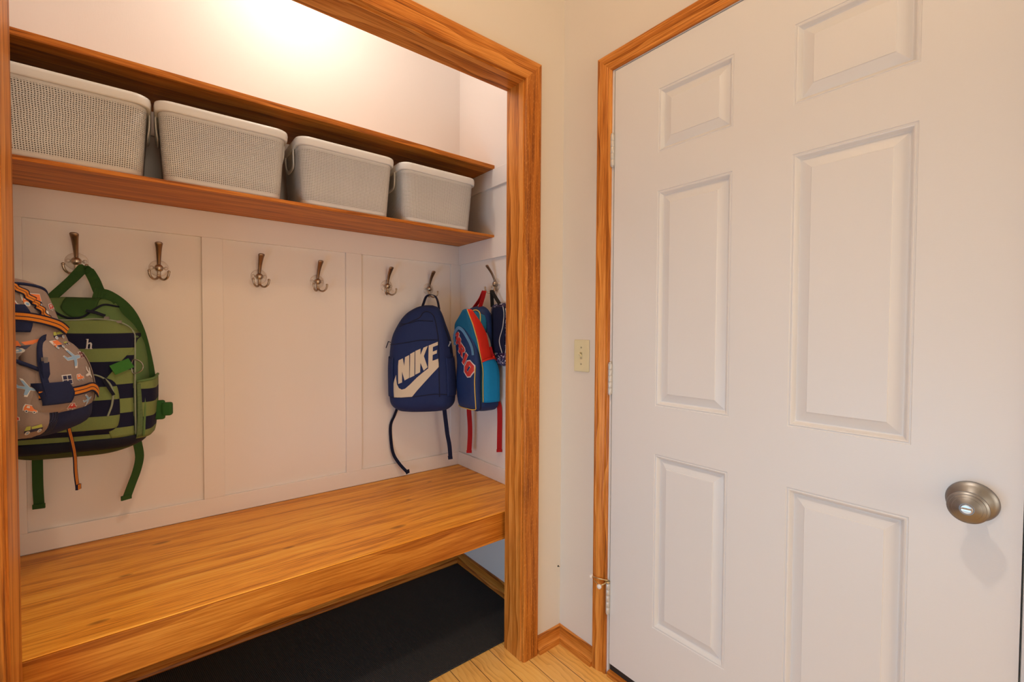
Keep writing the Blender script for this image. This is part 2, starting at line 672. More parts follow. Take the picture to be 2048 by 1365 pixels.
wo = struct(wf.build('assumed_window_1', M_JAMBW), 'assumed white framed window added in the left wall of the hall', 'window')  # assumed window, unseen, put in to admit cool light

# alcove jamb lining
struct(MB().box((JR, YF - .002, 0), (JR + .018, YJ, ZH + .018)).build('trim_1', M_OAK, grain=2, bevel=.001), 'oak right jamb of the alcove opening', 'jamb')
struct(MB().box((JL - .018, YF - .002, 0), (JL, YJ, ZH + .018)).build('trim_2', M_OAK, grain=2, bevel=.001), 'oak left jamb of the alcove opening', 'jamb')
struct(MB().box((JL, YF - .002, ZH), (JR, YJ, ZH + .018)).build('trim_3', M_OAK, grain=0, bevel=.001), 'oak head jamb across the top of the alcove opening', 'jamb')


def casing_piece(kind, a, z0, z1, prof, fn, sgn=1, a2=None):
    """kind 'v': vertical at inner edge a, outward direction sgn, mitred at the top; 'h': head from a to a2 at height z1"""
    mb = MB()
    vs, cum = [], [0]
    for i in range(1, len(prof)):
        cum.append(cum[-1] + math.hypot(prof[i][0] - prof[i - 1][0], prof[i][1] - prof[i - 1][1]))
    for off, pr in prof:
        if kind == 'v':
            vs += [fn(a + sgn * off, pr, z0), fn(a + sgn * off, pr, z1 + off)]
        else:
            vs += [fn(a - off, pr, z1 + off), fn(a2 + off, pr, z1 + off)]
    fs, uvs = [], []
    ua, ub = (z0, z1) if kind == 'v' else (a, a2)
    r = random.random() * 5
    for i in range(len(prof) - 1):
        fs.append((i * 2, i * 2 + 2, i * 2 + 3, i * 2 + 1))
        uvs.append([(ua, cum[i] + r), (ua, cum[i + 1] + r), (ub, cum[i + 1] + r), (ub, cum[i] + r)])
    k = len(prof)
    fs += [tuple(range(0, 2 * k, 2)), tuple(range(1, 2 * k, 2)), (0, 1, 2 * k - 1, 2 * k - 2)]
    uvs += [[(0, c + r) for c in cum]] * 2 + [[(0, r)] * 4]
    mb.add(vs, fs, 0, False, uvs)
    return mb


PA = [(0, 0), (0, .013), (.003, .016), (.008, .0178), (.060, .018), (.067, .0165), (.0715, .012), (.0715, 0)]
fa = lambda a, p, z: (a, YF - p, z)
AIN_R, AIN_L, AZ = JR + .004, JL - .004, ZH + .005
struct(casing_piece('v', AIN_R, 0, AZ, PA, fa, 1).build('trim_4', M_OAKF), 'oak casing up the right side of the alcove opening', 'casing')
struct(casing_piece('v', AIN_L, 0, AZ, PA, fa, -1).build('trim_5', M_OAK), 'oak casing up the left side of the alcove opening', 'casing')
struct(casing_piece('h', AIN_L, 0, AZ, PA, fa, 1, AIN_R).build('trim_6', M_OAK), 'oak casing across the top of the alcove opening', 'casing')
PD = [(0, 0), (0, .007), (.004, .0095), (.010, .0095), (.013, .0085), (.017, .011), (.030, .0155), (.037, .0165), (.041, .0155), (.045, .0170), (.051, .0165), (.054, .014), (.054, 0)]
fd = lambda a, p, z: (XD - p, a, z)
DIN = DY1 + .011
struct(casing_piece('v', DIN, 0, DZ1 + .006, PD, fd, 1).build('trim_7', M_OAK), 'oak casing on the hinge side of the white door', 'casing')
struct(casing_piece('v', DY0 - .011, 0, DZ1 + .006, PD, fd, -1).build('trim_8', M_OAK), 'oak casing on the knob side of the white door', 'casing')
struct(casing_piece('h', DY0 - .011, 0, DZ1 + .006, PD, fd, 1, DIN).build('trim_9', M_OAK), 'oak casing over the top of the white door', 'casing')
# white door jamb
j = MB()
j.box((XD, DY1 + .003, 0), (XD + .11, DY1 + .03, DZ1 + .03)).box((XD, DY0 - .03, 0), (XD + .11, DY0 - .003, DZ1 + .03)).box((XD, DY0 - .003, DZ1 + .003), (XD + .11, DY1 + .003, DZ1 + .03))
j.box((XD + .047, DY1 - .010, 0), (XD + .062, DY1 + .003, DZ1 + .003)).box((XD + .047, DY0 - .003, 0), (XD + .062, DY0 + .010, DZ1 + .003)).box((XD + .047, DY0, DZ1 - .01), (XD + .062, DY1, DZ1 + .003))
struct(j.build('trim_10', M_JAMBW), 'white jamb lining around the door', 'jamb')
struct(MB().box((XD - .012, DY0 - .003, 0), (XD + .11, DY1 + .003, .018)).build('trim_11', M_OAK, grain=1, bevel=.004), 'oak threshold under the white door', 'threshold')


def baseboard(p0, p1, nrm, name, label, h=.058):
    """profile: flat board with eased top plus a quarter-round shoe"""
    prof = [(0, h), (.006, h), (.010, h - .004), (.012, h - .012), (.012, .019), (.016, .018), (.021, .014), (.0245, .007), (.025, 0), (0, 0)]
    p0, p1, nrm = Vector(p0), Vector(p1), Vector(nrm)
    mb = MB()
    vs, fs, uvs, cum = [], [], [], [0]
    for i in range(1, len(prof)):
        cum.append(cum[-1] + math.hypot(prof[i][0] - prof[i - 1][0], prof[i][1] - prof[i - 1][1]))
    d = (p1 - p0).normalized()
    for o, z in prof:
        vs += [p0 + nrm * o + Vector((0, 0, z)), p1 + nrm * o + Vector((0, 0, z))]
    L = (p1 - p0).length
    for i in range(len(prof) - 1):
        fs.append((2 * i, 2 * i + 1, 2 * i + 3, 2 * i + 2))
        uvs.append([(0, cum[i]), (L, cum[i]), (L, cum[i + 1]), (0, cum[i + 1])])
    k = len(prof)
    fs += [tuple(range(0, 2 * k, 2)), tuple(range(1, 2 * k, 2))]
    uvs += [[(0, c) for c in cum]] * 2
    mb.add(vs, fs, 0, False, uvs)
    return struct(mb.build(name, M_OAK), label, 'baseboard')


baseboard((JR + .076, YF, 0), (XD, YF, 0), (0, -1, 0), 'baseboard_front', 'short oak baseboard between alcove casing and wall corner', .0572)
baseboard((XD, DIN + .054, 0), (XD, YF, 0), (-1, 0, 0), 'baseboard_right', 'oak baseboard between wall corner and door casing')
baseboard((XL, YB, 0), (XR, YB, 0), (0, -1, 0), 'baseboard_back', 'oak baseboard at the back of the alcove below the bench', .0572)
baseboard((XR, YJ, 0), (XR, YB, 0), (-1, 0, 0), 'baseboard_alcove_right', 'oak baseboard on the alcove right wall below the bench')
baseboard((XL, YJ, 0), (XL, YB, 0), (1, 0, 0), 'baseboard_alcove_left', 'oak baseboard on the alcove left wall below the bench')

# board-and-batten boards
BT = .011
tn = [12]


def board(a, b, label):
    o = struct(MB().box(a, b).build('trim_%d' % tn[0], M_PANEL, bevel=.0015), label, 'batten')
    tn[0] += 1


board((XL, YB - BT, 1.508), (XR, YB, 1.6005), 'white rail on the back wall above the coat hooks')
board((XL, YB - BT, .5025), (XR, YB, .567), 'white rail on the back wall along the bench')
board((XL, YB - BT, 1.826), (XR, YB, 1.9065), 'white rail on the back wall between the two shelves')
for x0, x1, lb in ((XL, -.293, 'white stile in the left corner of the back wall'), (.145, .209, 'left of the two white stiles between coat hooks'),
                   (.652, .719, 'right of the two white stiles between coat hooks'), (1.168, XR, 'white stile in the right corner of the back wall')):
    board((x0, YB - BT, .567), (x1, YB, 1.508), lb)
for X0, X1, sd in ((XR - BT, XR, 'right'), (XL, XL + BT, 'left')):
    board((X0, YJ, 1.508), (X1, YB - BT, 1.6005), 'white rail on the alcove %s wall above its coat hook' % sd)
    board((X0, YJ, .5025), (X1, YB - BT, .567), 'white rail on the alcove %s wall along the bench' % sd)
    board((X0, YJ, 1.826), (X1, YB - BT, 1.9065), 'white rail on the alcove %s wall between shelves' % sd)

# ------------------------------------------------------------------ shelves and bench
YS = 1.662
tag(MB().box((XL, YS, 1.907), (XR, YB, 1.926)).build('shelf', M_SHELF, grain=0, bevel=.0012), 'upper brown wooden shelf, empty, above the white baskets', 'shelf', 'wall shelves in the alcove')
tag(MB().box((XL, YS, 1.601), (XR, YB, 1.613)).build('shelf', M_SHELF, grain=0, bevel=.0012), 'lower brown wooden shelf carrying the four white baskets', 'shelf', 'wall shelves in the alcove')
YBE = 1.330
be = thing('bench', 'long golden pine bench with deep front edge built into the alcove', 'bench', ((XL + XR) / 2, (YBE + YB) / 2, 0))
be.location = (0, 0, 0)
sy = YB - BT + .001
MB().prism([(YBE + .001, .4975), (YBE + .0225, .4975), (YBE + .0225, .480), (sy, .480), (sy, .502), (YBE + .001, .502)], lambda a, b, h: (h, a, b), XL - .001, XR + .001).build('seat', M_BENCH, be, grain=(0, 0, 0), bevel=.002)  # thin front lip of lighter pine stands in for the bright edge highlight
MB().box((XL, YBE, .398), (XR, YBE + .0215, .497)).build('front_apron', M_APRON, be, grain=0, bevel=.0015)
cl = MB().box((XR - .022, YBE + .03, .42), (XR, YB - .02, .479)).build('cleat', M_APRON, be, grain=1)
cl = MB().box((XL, YBE + .03, .42), (XL + .022, YB - .02, .479)).build('cleat', M_APRON, be, grain=1)

# black matting on the alcove floor
mm = MB()
mm.box((XL + .027, 1.335, .0), (JR + .03 + .16, YB - .027, .006))
tag(mm.build('floor_mat', M_MAT, bevel=.002), 'black ribbed floor mat lying under the bench', 'mat')

# ------------------------------------------------------------------ baskets


def rrect(hx, hy, r, n=6):
    out = []
    for cx, cy, a0 in ((hx - r, hy - r, 0), (-hx + r, hy - r, 90), (-hx + r, -hy + r, 180), (hx - r, -hy + r, 270)):
        for k in range(n + 1):
            a = R(a0 + 90 * k / n)
            out.append((cx + r * math.cos(a), cy + r * math.sin(a)))
    return out


def make_basket(label):
    t = thing('storage_basket', label, 'basket', (0, 0, 0), 0, 'white perforated baskets on the lower shelf')
    H = .222
    HX, HY = .170, .128

    def ring(z, inset=0):
        k = z / H
        e = .014 * (1 - k)
        return rrect(HX - e - inset - .002, HY - e - inset - .002, .034)
    mb = MB()
    zs = [0, .006, .05, .1, .15, .19, H]
    rings = [ring(0, .006)] + [ring(z) for z in zs[1:]]
    n = len(rings[0])
    vs = [(x, y, z) for rg, z in zip(rings, zs) for x, y in rg]
    per = [0]
    top = ring(.1)
    for i in range(n):
        a, b = top[i], top[(i + 1) % n]
        per.append(per[-1] + math.hypot(a[0] - b[0], a[1] - b[1]))
    fs, uvs = [], []
    for j in range(len(zs) - 1):
        for i in range(n):
            i2 = (i + 1) % n
            fs.append((j * n + i, j * n + i2, (j + 1) * n + i2, (j + 1) * n + i))
            uvs.append([(per[i], zs[j]), (per[i + 1], zs[j]), (per[i + 1], zs[j + 1]), (per[i], zs[j + 1])])
    fs.append(tuple(range(n - 1, -1, -1)))
    uvs.append([(0, 0)] * n)
    mb.add(vs, fs, 0, True, uvs)
    mb.build('basket_body', M_BASKET, t, solid=.002)
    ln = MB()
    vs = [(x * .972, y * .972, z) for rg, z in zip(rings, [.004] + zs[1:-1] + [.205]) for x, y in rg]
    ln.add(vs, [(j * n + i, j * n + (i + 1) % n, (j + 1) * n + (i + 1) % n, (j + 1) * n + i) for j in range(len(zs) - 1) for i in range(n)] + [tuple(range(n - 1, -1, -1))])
    ln.build('shade_liner', M_HOLE_SHADE, t)  # invented inner skin, dark like the shaded basket inside
    rm = MB()
    sect = [(-.003, .196), (.0045, .196), (.006, .199), (.0075, .214), (.006, .2225), (.002, .2245), (-.004, .2245), (-.0065, .222), (-.0065, .21)]
    rr = [rrect(HX + o, HY + o, .034 + o) for o, z in sect]
    vs = [(x, y, sect[k][1]) for k in range(len(sect)) for x, y in rr[k]]
    K = len(sect)
    fs = [(k * n + i, k * n + (i + 1) % n, ((k + 1) % K) * n + (i + 1) % n, ((k + 1) % K) * n + i) for k in range(K) for i in range(n)]
    rm.add(vs, fs)
    rm.build('rim', M_RIM, t)
    for sx in (-1, 1):
        h = MB()
        x0 = sx * (HX + .0035)
        pth = smooth_path([(x0, -.055, .199), (x0 - sx * .001, -.053, .165), (x0 - sx * .004, -.040, .142), (x0 - sx * .005, 0, .136), (x0 - sx * .004, .040, .142), (x0 - sx * .001, .053, .165), (x0, .055, .199)], 5)
        h.tube(pth, .004, 8, 0, True, [(.0026, .007)] * len(pth))
        h.build('handle', M_RIM, t)
    return t


def dup(root, loc, rotz, label):
    r = root.copy()
    C.objects.link(r)
    r.location = loc
    r.rotation_euler = (0, 0, rotz)
    r['label'] = label
    for ch in list(root.children):
        c = ch.copy()
        C.objects.link(c)
        c.parent = r
        for g in list(ch.children):
            d = g.copy()
            C.objects.link(d)
            d.parent = c
    return r


bk = make_basket('white perforated basket at the left end of the shelf, cut by the left jamb')
bk.location = (-.1685, 1.782, 1.613)
dup(bk, (.1925, 1.780, 1.613), R(-.6), 'white perforated basket second from the left end of the shelf')
dup(bk, (.5685, 1.780, 1.613), R(.3), 'white perforated basket third from the left end of the shelf')
dup(bk, (.9415, 1.778, 1.613), R(.4), 'white perforated basket at the right end of the shelf beside the right wall')

# ------------------------------------------------------------------ coat hooks


def make_hook(label):
    t = thing('coat_hook', label, 'hook', (0, 0, 0), 0, 'triple coat hooks in the alcove')
    MB().lathe([(.0265, -.0005), (.0275, .001), (.0270, .002), (.0258, .0026), (.012, .0028)], (0, 0, 0), (0, -1, 0), 32).build('back_plate', M_PLATE, t)
    MB().lathe([(.010, .004), (.0125, .010), (.0125, .015), (.0105, .0195), (.006, .0222), (.001, .023)], (0, 0, 0), (0, -1, 0), 24).build('boss', M_HOOK, t)
    p = smooth_path([(0, -.010, .004), (0, -.015, .020), (0, -.027, .043), (0, -.042, .062), (0, -.053, .074), (0, -.0575, .082)], 7)
    k = len(p) - 1
    fl = []
    for i in range(k + 1):
        u = i / k
        wdt = .0045 + .0078 * u ** 1.3
        th_ = .0042 - .0006 * u
        if u > .82:
            q_ = math.sqrt(max(.02, 1 - ((u - .82) / .18) ** 2))
            wdt *= q_
            th_ *= q_
        fl.append((wdt, th_))
    MB().tube(p, .004, 12, 0, True, fl).build('upper_arm', M_ARM, t)
    for s in (-1, 1):
        q = smooth_path([(s * .001, -.013, -.006), (s * .002, -.015, -.028), (s * .006, -.022, -.037), (s * .014, -.034, -.040), (s * .022, -.044, -.033), (s * .0255, -.047, -.022), (s * .026, -.047, -.017)], 5)
        m = MB().tube(q, .0036, 10)
        m.lathe([(.0005, -.0048), (.003, -.0038), (.0046, -.001), (.0046, .001), (.003, .0038), (.0005, .0048)], (s * .026, -.047, -.0145), (0, 0, 1), 14)
        m.build('prong', M_HOOK, t)
    for s in (-1, 1):
        MB().lathe([(.0062, 0), (.0062, .0015), (.004, .0035), (.0005, .004)], (s * .0190, -.0026, .001), (0, -1, 0), 14).build('screw', M_PLATE, t)
    return t


hk = make_hook('bronze coat hook holding the green striped backpack')
hk.location = (-.177, YB, 1.389)
for x, z, lb in ((.025, 1.386, 'empty bronze coat hook just right of the green striped backpack'),
                 (.326, 1.381, 'empty bronze coat hook in the middle panel, nearer the left stile'),
                 (.537, 1.377, 'empty bronze coat hook in the middle panel, nearer the right stile'),
                 (.836, 1.378, 'empty bronze coat hook above the left shoulder of the navy blue backpack'),
                 (1.046, 1.378, 'bronze coat hook holding the navy blue backpack with tan lettering')):
    dup(hk, (x, YB, z), 0, lb)
dup(hk, (XR, 1.640, 1.389), R(-90), 'coat hook on the right side wall holding red and black straps')
dup(hk, (XL, 1.620, 1.389), R(90), 'coat hook on the left side wall holding the vehicle print backpack')


# ------------------------------------------------------------------ backpack bodies
class Body:
    """soft bag shape: rows of (t, s_left, s_right, depth, n0) smoothly interpolated; superelliptic cross-section"""
    def __init__(s, rows, p=3.6, back=.015, amp=.004, k=11, seed=0, rb=.03, rt=.03):
        s.r, s.p, s.back, s.amp, s.k, s.seed, s.rb, s.rt = rows, p, back, amp, k, seed, rb, rt
        s.t0, s.t1 = rows[0][0], rows[-1][0]

    def row(s, t):
        r = s.r
        t = min(max(t, s.t0), s.t1)
        i = 0
        while i < len(r) - 2 and t > r[i + 1][0]:
            i += 1
        a, b = r[i], r[i + 1]
        u = (t - a[0]) / (b[0] - a[0])
        p0, p3 = r[max(i - 1, 0)], r[min(i + 2, len(r) - 1)]
        out = []
        for c in range(1, 5):
            m1 = (b[c] - p0[c]) / (b[0] - p0[0]) * (b[0] - a[0])
            m2 = (p3[c] - a[c]) / (p3[0] - a[0]) * (b[0] - a[0])
            h = 2 * u ** 3 - 3 * u ** 2 + 1, u ** 3 - 2 * u ** 2 + u, -2 * u ** 3 + 3 * u ** 2, u ** 3 - u ** 2
            out.append(h[0] * a[c] + h[1] * m1 + h[2] * b[c] + h[3] * m2)
        sl, sr, d, n0 = out
        ins = 0
        for tau, rr in ((t - s.t0, s.rb), (s.t1 - t, s.rt)):
            if rr > 0 and tau < rr:
                ins = max(ins, rr - math.sqrt(max(0, rr * rr - (rr - tau) ** 2)))
        return sl + ins, sr - ins, max(.004, d - ins), n0

    def disp(s, x, t):
        return s.amp * (noise.noise((x * s.k, t * s.k * .8, s.seed)) + .5 * noise.noise((x * s.k * 2.3, t * s.k * 2.0, s.seed + 5)))

    def P(s, th, t, off=0):
        sl, sr, d, n0 = s.row(t)
        c, h = (sl + sr) / 2, (sr - sl) / 2
        ct, st = math.cos(th), math.sin(th)
        e = 2 / s.p
        x = c + (h + off) * math.copysign(abs(ct) ** e, ct)
        dd = d if st >= 0 else s.back
        n = n0 + (dd + (off if st >= 0 else 0)) * math.copysign(abs(st) ** e, st)
        if st > 0:
            n += s.disp(x, t) * min(1, st * 1.5)
        return Vector((x, -n, t))

    def F(s, x, t, off=.001):
        sl, sr, d, n0 = s.row(t)
        c, h = (sl + sr) / 2, (sr - sl) / 2
        g = min(.999, abs(x - c) / h)
        k = (1 - g ** s.p) ** (1 / s.p)
        n = n0 + d * k + s.disp(x, t) * min(1, (1 - g ** 2) * 1.5)
        return Vector((x, -(n + off), t))

    def mesh(s, mb, m=0, nt=44, nth=56):
        ts = []
        for j in range(nt + 1):
            u = j / nt
            u = u - .5 * math.sin(2 * math.pi * u) / (2 * math.pi)
            ts.append(s.t0 + (s.t1 - s.t0) * u)
        vs = [s.P(2 * math.pi * i / nth, t) for t in ts for i in range(nth)]
        fs = [(j * nth + i, j * nth + (i + 1) % nth, (j + 1) * nth + (i + 1) % nth, (j + 1) * nth + i) for j in range(nt) for i in range(nth)]
        fs += [tuple(range(nth - 1, -1, -1)), tuple(nt * nth + i for i in range(nth))]
        mb.add(vs, fs, m)
        return mb

    def line(s, mb, pts, r=.0016, m=0, off=.0006, n=6):
        mb.tube([s.F(a, b, off) for a, b, _ in smooth_path([(p[0], p[1], 0) for p in pts], 8)], r, n, m)
        return mb

    def patch(s, mb, fn, off=.002, nu=14, nv=20, m=0):
        """fn(u, v) -> (theta, t) on the surface"""
        mb.grid(lambda u, v: s.P(*fn(u, v), off), nu, nv, m)
        return mb


def perp(pts):
    """in-plane width directions for tape laid along a curve on a bag front"""
    P = [Vector(p) for p in pts]
    out = []
    for i in range(len(P)):
        d = P[min(i + 1, len(P) - 1)] - P[max(i - 1, 0)]
        out.append(Vector((-d.z, 0, d.x)).normalized())
    return out


def lerp(a, b, u):
    return a + (b - a) * u


GB = 'school backpacks hanging in the alcove'

# ---- blue backpack with the big tan print
T0 = .125
bag = thing('backpack', 'navy blue backpack with large tan lettering and curved tick, on the back wall', 'backpack', (.983, 1.873, .825), R(-30), GB)
nb = Body([(-.008, -.135, .128, .115, 0), (.04, -.150, .139, .130, 0), (.12, -.154, .140, .132, 0), (.21, -.154, .134, .128, 0),
           (.32, -.142, .118, .115, .003), (.39, -.110, .094, .098, .008), (.43, -.078, .080, .078, .014), (.455, -.040, .066, .052, .020), (.468, -.012, .054, .03, .025)],
          3.4, .012, .005, 12, 1, .045, .016)
nk = nb.mesh(MB(), 0)
sh = lambda L: [(a, b + T0) for a, b in L]
LN = [(-0.1049, 0.1002), (-0.0868, 0.1089), (-0.0807, 0.0763), (-0.0775, 0.1139), (-0.0599, 0.1234), (-0.0591, 0.0258), (-0.0788, 0.0146), (-0.0898, 0.0525), (-0.0893, 0.0059), (-0.1062, -0.0014), (-0.1070, 0.0752)]
LI = [(-0.056, 0.1277), (-0.037, 0.1382), (-0.0374, 0.0351), (-0.0572, 0.0257)]
LK = [(-0.034, 0.1407), (-0.0118, 0.1508), (-0.0123, 0.1238), (0.0005, 0.1548), (0.0187, 0.1629), (0.0021, 0.1187), (0.018, 0.0706), (0.0014, 0.0563), (-0.0123, 0.0897), (-0.0135, 0.0493), (-0.034, 0.0389)]
LE = [(-0.1154, 0.0376), (-0.1223, 0.0189), (-0.1272, 0.0001), (-0.1281, -0.0224), (-0.1252, -0.0614), (-0.048, -0.0569), (-0.027, -0.0302), (-0.0023, -0.0027), (0.0325, 0.0362), (0.0662, 0.072), (0.0629, 0.1066), (0.0389, 0.0981), (0.0394, 0.1234), (0.0568, 0.13), (0.0581, 0.1447), (0.0398, 0.1376), (0.0403, 0.1578), (0.061, 0.1655), (0.0618, 0.1807), (0.0224, 0.1642), (0.0205, 0.0655), (-0.0023, 0.0479), (-0.0271, 0.0267), (-0.0567, -0.0033), (-0.0763, -0.0207), (-0.091, -0.025), (-0.1033, -0.019), (-0.1118, -0.0026), (-0.1147, 0.0201)]
for L in (LN, LI, LK, LE):
    nk.decal([sh(L)], lambda a, b: nb.F(a, b, .0022), 1, .006)
for L in ([(-.1021, .2563), (-.0572, .261), (-.0228, .2712), (.0401, .2695)], [(-.146, .166), (-.0722, .1765), (-.0141, .1865), (.0615, .1878)],
          [(-.105, .245), (-.0228, .2822), (-.0055, .3044), (.0118, .3123), (.0357, .3026), (.0488, .2763), (.0598, .2166), (.0635, .1857), (.0655, .1096), (.0689, -.0456), (.070, -.052)],
          [(-.146, -.0623), (-.0468, -.0569), (.0351, -.0476), (.0727, -.0482), (.118, -.0541)]):
    nb.line(nk, sh(L), .0021, 2)
nk.build('body', [M_NAVY, M_LOGO, M_SEAM], bag)
# side pocket panels
for th0, th1, lb in ((.02, .95, None), (math.pi - .02, math.pi - .8, None)):
    pk = MB()
    nb.patch(pk, lambda u, v: (lerp(th0, th1, u), lerp(.065, .238 - .006 * math.sin(u * 3.1), v)), .003, 12, 18, 0)
    pk.build('side_pocket', M_NAVY, bag, solid=.003)
zl = MB()
zl.tube([nb.P(.55 + .05 * math.sin(k), .30 - k * .002, .002) for k in range(1)] + [nb.P(.50 + .012 * k, .255 + .012 * k, .0015) for k in range(11)], .0022, 6, 0)
zp = zl.build('zipper', M_ZIPD, bag)
z2 = MB()
q = nb.P(.55, .302, .006)
z2.box((q.x - .003, q.y - .002, q.z - .004), (q.x + .003, q.y + .002, q.z + .005))
z2.ribbon([(q.x, q.y - .002, q.z - .003), (q.x - .004, q.y - .005, q.z - .010), (q.x - .007, q.y - .006, q.z - .018)], (1, 0, 0), .005, .0018)
z2.build('zipper_pull', plain('grey_pull', (.22, .23, .27), .5), bag)
lp = MB()
lp.ribbon(smooth_path([(-.012, -.016, .452), (-.004, -.004, .480), (.006, .004, .507), (.022, .006, .518), (.045, .002, .514), (.058, -.004, .492), (.066, -.012, .452)], 5), (.35, .9, 0), .020, .003)
lp.build('top_loop', M_NAVYD, bag)
for pts, wd in (([(-.115, .0, .02), (-.135, .008, -.035), (-.152, .004, -.08), (-.150, 0, -.15), (-.139, -.004, -.21), (-.112, -.008, -.255), (-.074, -.012, -.297)], (.55, .84, 0)),
                ([(.088, .0, .02), (.0913, .002, -.02), (.0985, .004, -.08), (.1045, .006, -.13), (.114, .004, -.18), (.119, .003, -.243)], (1, 0, 0))):
    s_ = MB()
    s_.ribbon(smooth_path(pts, 5), wd, .019, .0018)
    e = pts[-1]
    s_.ribbon([(e[0] - .002, e[1] - .002, e[2] + .014), (e[0], e[1] - .002, e[2] - .002)], wd, .021, .005)
    s_.build('shoulder_webbing', M_NAVYD, bag)
s_ = MB()
s_.tube([nb.P(math.pi - .15, .30, .002), nb.P(math.pi - .1, .305, .012), Vector((-.168, -.03, .275))], .002, 6)
s_.build('zipper_cord', M_SEAM, bag)

# ---- green striped backpack
bag = thing('backpack', 'green and navy striped backpack hanging from the left coat hook', 'backpack', (-.17, 1.911, .80), R(-12), GB)
gb = Body([(0, -.135, .120, .10, 0), (.035, -.145, .164, .135, 0), (.10, -.150, .176, .148, 0), (.22, -.150, .176, .148, 0), (.33, -.148, .166, .138, 0),
           (.39, -.138, .142, .112, .004), (.43, -.118, .112, .085, .010), (.462, -.07, .098, .050, .016), (.474, -.045, .075, .03, .02)],
          4.2, .003, .004, 11, 3, .05, .014)
PIP = [(-.105, .395), (-.06, .404), (.0208, .4043), (.0764, .4085), (.1227, .3991), (.1480, .3718), (.1580, .323), (.1610, .20), (.1610, .1057), (.1600, .062)]
gk = gb.mesh(MB(), 0)
gk.build('body', [M_GREEN], bag)
# striped front panel laid over the body front
fp = MB()


def top_t(x):
    return .402 + .006 * (1 - ((x - .06) / .16) ** 2) - max(0, (abs(x - .0) - .085)) ** 2 * 7.5


fp.grid(lambda u, v: gb.F(lerp(-.132, .1580, u), lerp(.028, top_t(lerp(-.132, .1580, u)), v), .003), 40, 36, 0)
m_front = stripes('front_panel_stripes', M_GRST, M_NAVYST, .2837 - .040, .0823, .54)
fp.build('front_panel', m_front, bag, solid=.002, fix=False)
m_side = stripes('corner_panel_stripes', M_GRST, M_NAVYST, .2615, .0832, .51)
cp = MB()
cp.grid(lambda u, v: gb.F(lerp(lerp(.112, .062, min(1, v * 1.3)) if v < .55 else lerp(.0805, .156, (v - .55) / .45), .1575, u), lerp(.062, .318, v), .0055), 12, 30, 0)
cp.build('corner_panel', m_side, bag, solid=.002, fix=False)
pp = MB()
gb.line(pp, PIP, .0026, 0, .004)
pp.build('piping', M_PIPEG, bag)
pp = MB()
pp.grid(lambda u, v: gb.P(lerp(.10, math.pi - .05, u), lerp(.028, .062, v), .0048), 30, 4, 0)
pp.build('bottom_band', M_ZIPD, bag, solid=.0015)
bt = MB()
bt.grid(lambda u, v: gb.P(lerp(.05, math.pi - .05, u), lerp(.0, .030, v), .004), 30, 8, 0)
bt.build('bottom_panel', M_OLIVE, bag, solid=.002)
# top yoke, handle loop and shoulder strap
yk = MB()
yk.grid(lambda u, v: gb.F(lerp(-.012, .066, u), lerp(.474, .412 + .030 * (2 * u - 1) ** 2, v) if v > 0 else .472, .005), 14, 8, 0)
yk.build('top_panel', M_DKGREEN, bag, solid=.002, fix=False)
zt = MB()
zt.tube([gb.F(a, b, .004) for a, b, _ in smooth_path([(-.075, .440, 0), (-.035, .440, 0), (-.018, .425, 0), (.010, .411, 0), (.040, .414, 0), (.060, .435, 0), (.080, .452, 0), (.105, .448, 0)], 6)], .003, 6)
zt.build('zipper', M_ZIPD, bag)
lp = MB()
lp.ribbon(smooth_path([(-.062, -.055, .445), (-.040, -.035, .482), (-.012, -.01, .528), (.004, -.004, .553), (.014, -.004, .565), (.024, -.004, .560), (.040, -.010, .530), (.062, -.035, .485), (.092, -.055, .452)], 5), (.9, -.25, -.1), [.030] * 21 + [.022] * 5 + [.028] * 15, .003)
lp.build('top_handle', M_DKGREEN, bag)
ss = MB()
ss.ribbon(smooth_path([(.045, -.038, .476), (.078, -.040, .470), (.114, -.032, .432), (.138, -.026, .372), (.154, -.022, .290), (.163, -.02, .22), (.168, -.015, .15)], 6), [(1, .15, .5)] * 12 + [(1, .15, 0)] * 25, .054, .012)
ss.build('shoulder_strap', M_DKGREEN, bag)
for a, b in ((.094, .412), (.120, .401)):
    zz = MB()
    q = gb.F(a, b, .006)
    zz.box((q.x - .006, q.y - .004, q.z - .004), (q.x + .006, q.y + .002, q.z + .004))
    zz.build('zipper_pull', M_ZIP, bag)
zz = MB()
q = gb.F(.09, .418, .01)
zz.ribbon([q, (q.x - .02, q.y, q.z + .009), (q.x - .042, q.y - .002, q.z + .014)], (0, .3, 1), .008, .003)
zz.build('zipper_tab', M_ZIPD, bag)
# ring and tab
dr = MB()
qa, qb = gb.F(.118, .260, .014), gb.F(.156, .280, .018)
dr.ribbon([qa, qb], (-.35, 0, .9), .030, .003)
dr.build('ring_tab', fabric('bright_green_webbing', (.05, .20, .035), .85), bag)
dr = MB()
cx, cz = .160, .268
yy = gb.F(cx, cz, .018).y
dr.tube([(cx + .0235 * math.cos(a) * (1 if math.cos(a) > 0 else .25), yy - .004 * math.cos(a), cz + .021 * math.sin(a)) for a in [2 * math.pi * k / 28 for k in range(29)]], .0016, 6)
dr.build('d_ring', M_ZIP, bag)
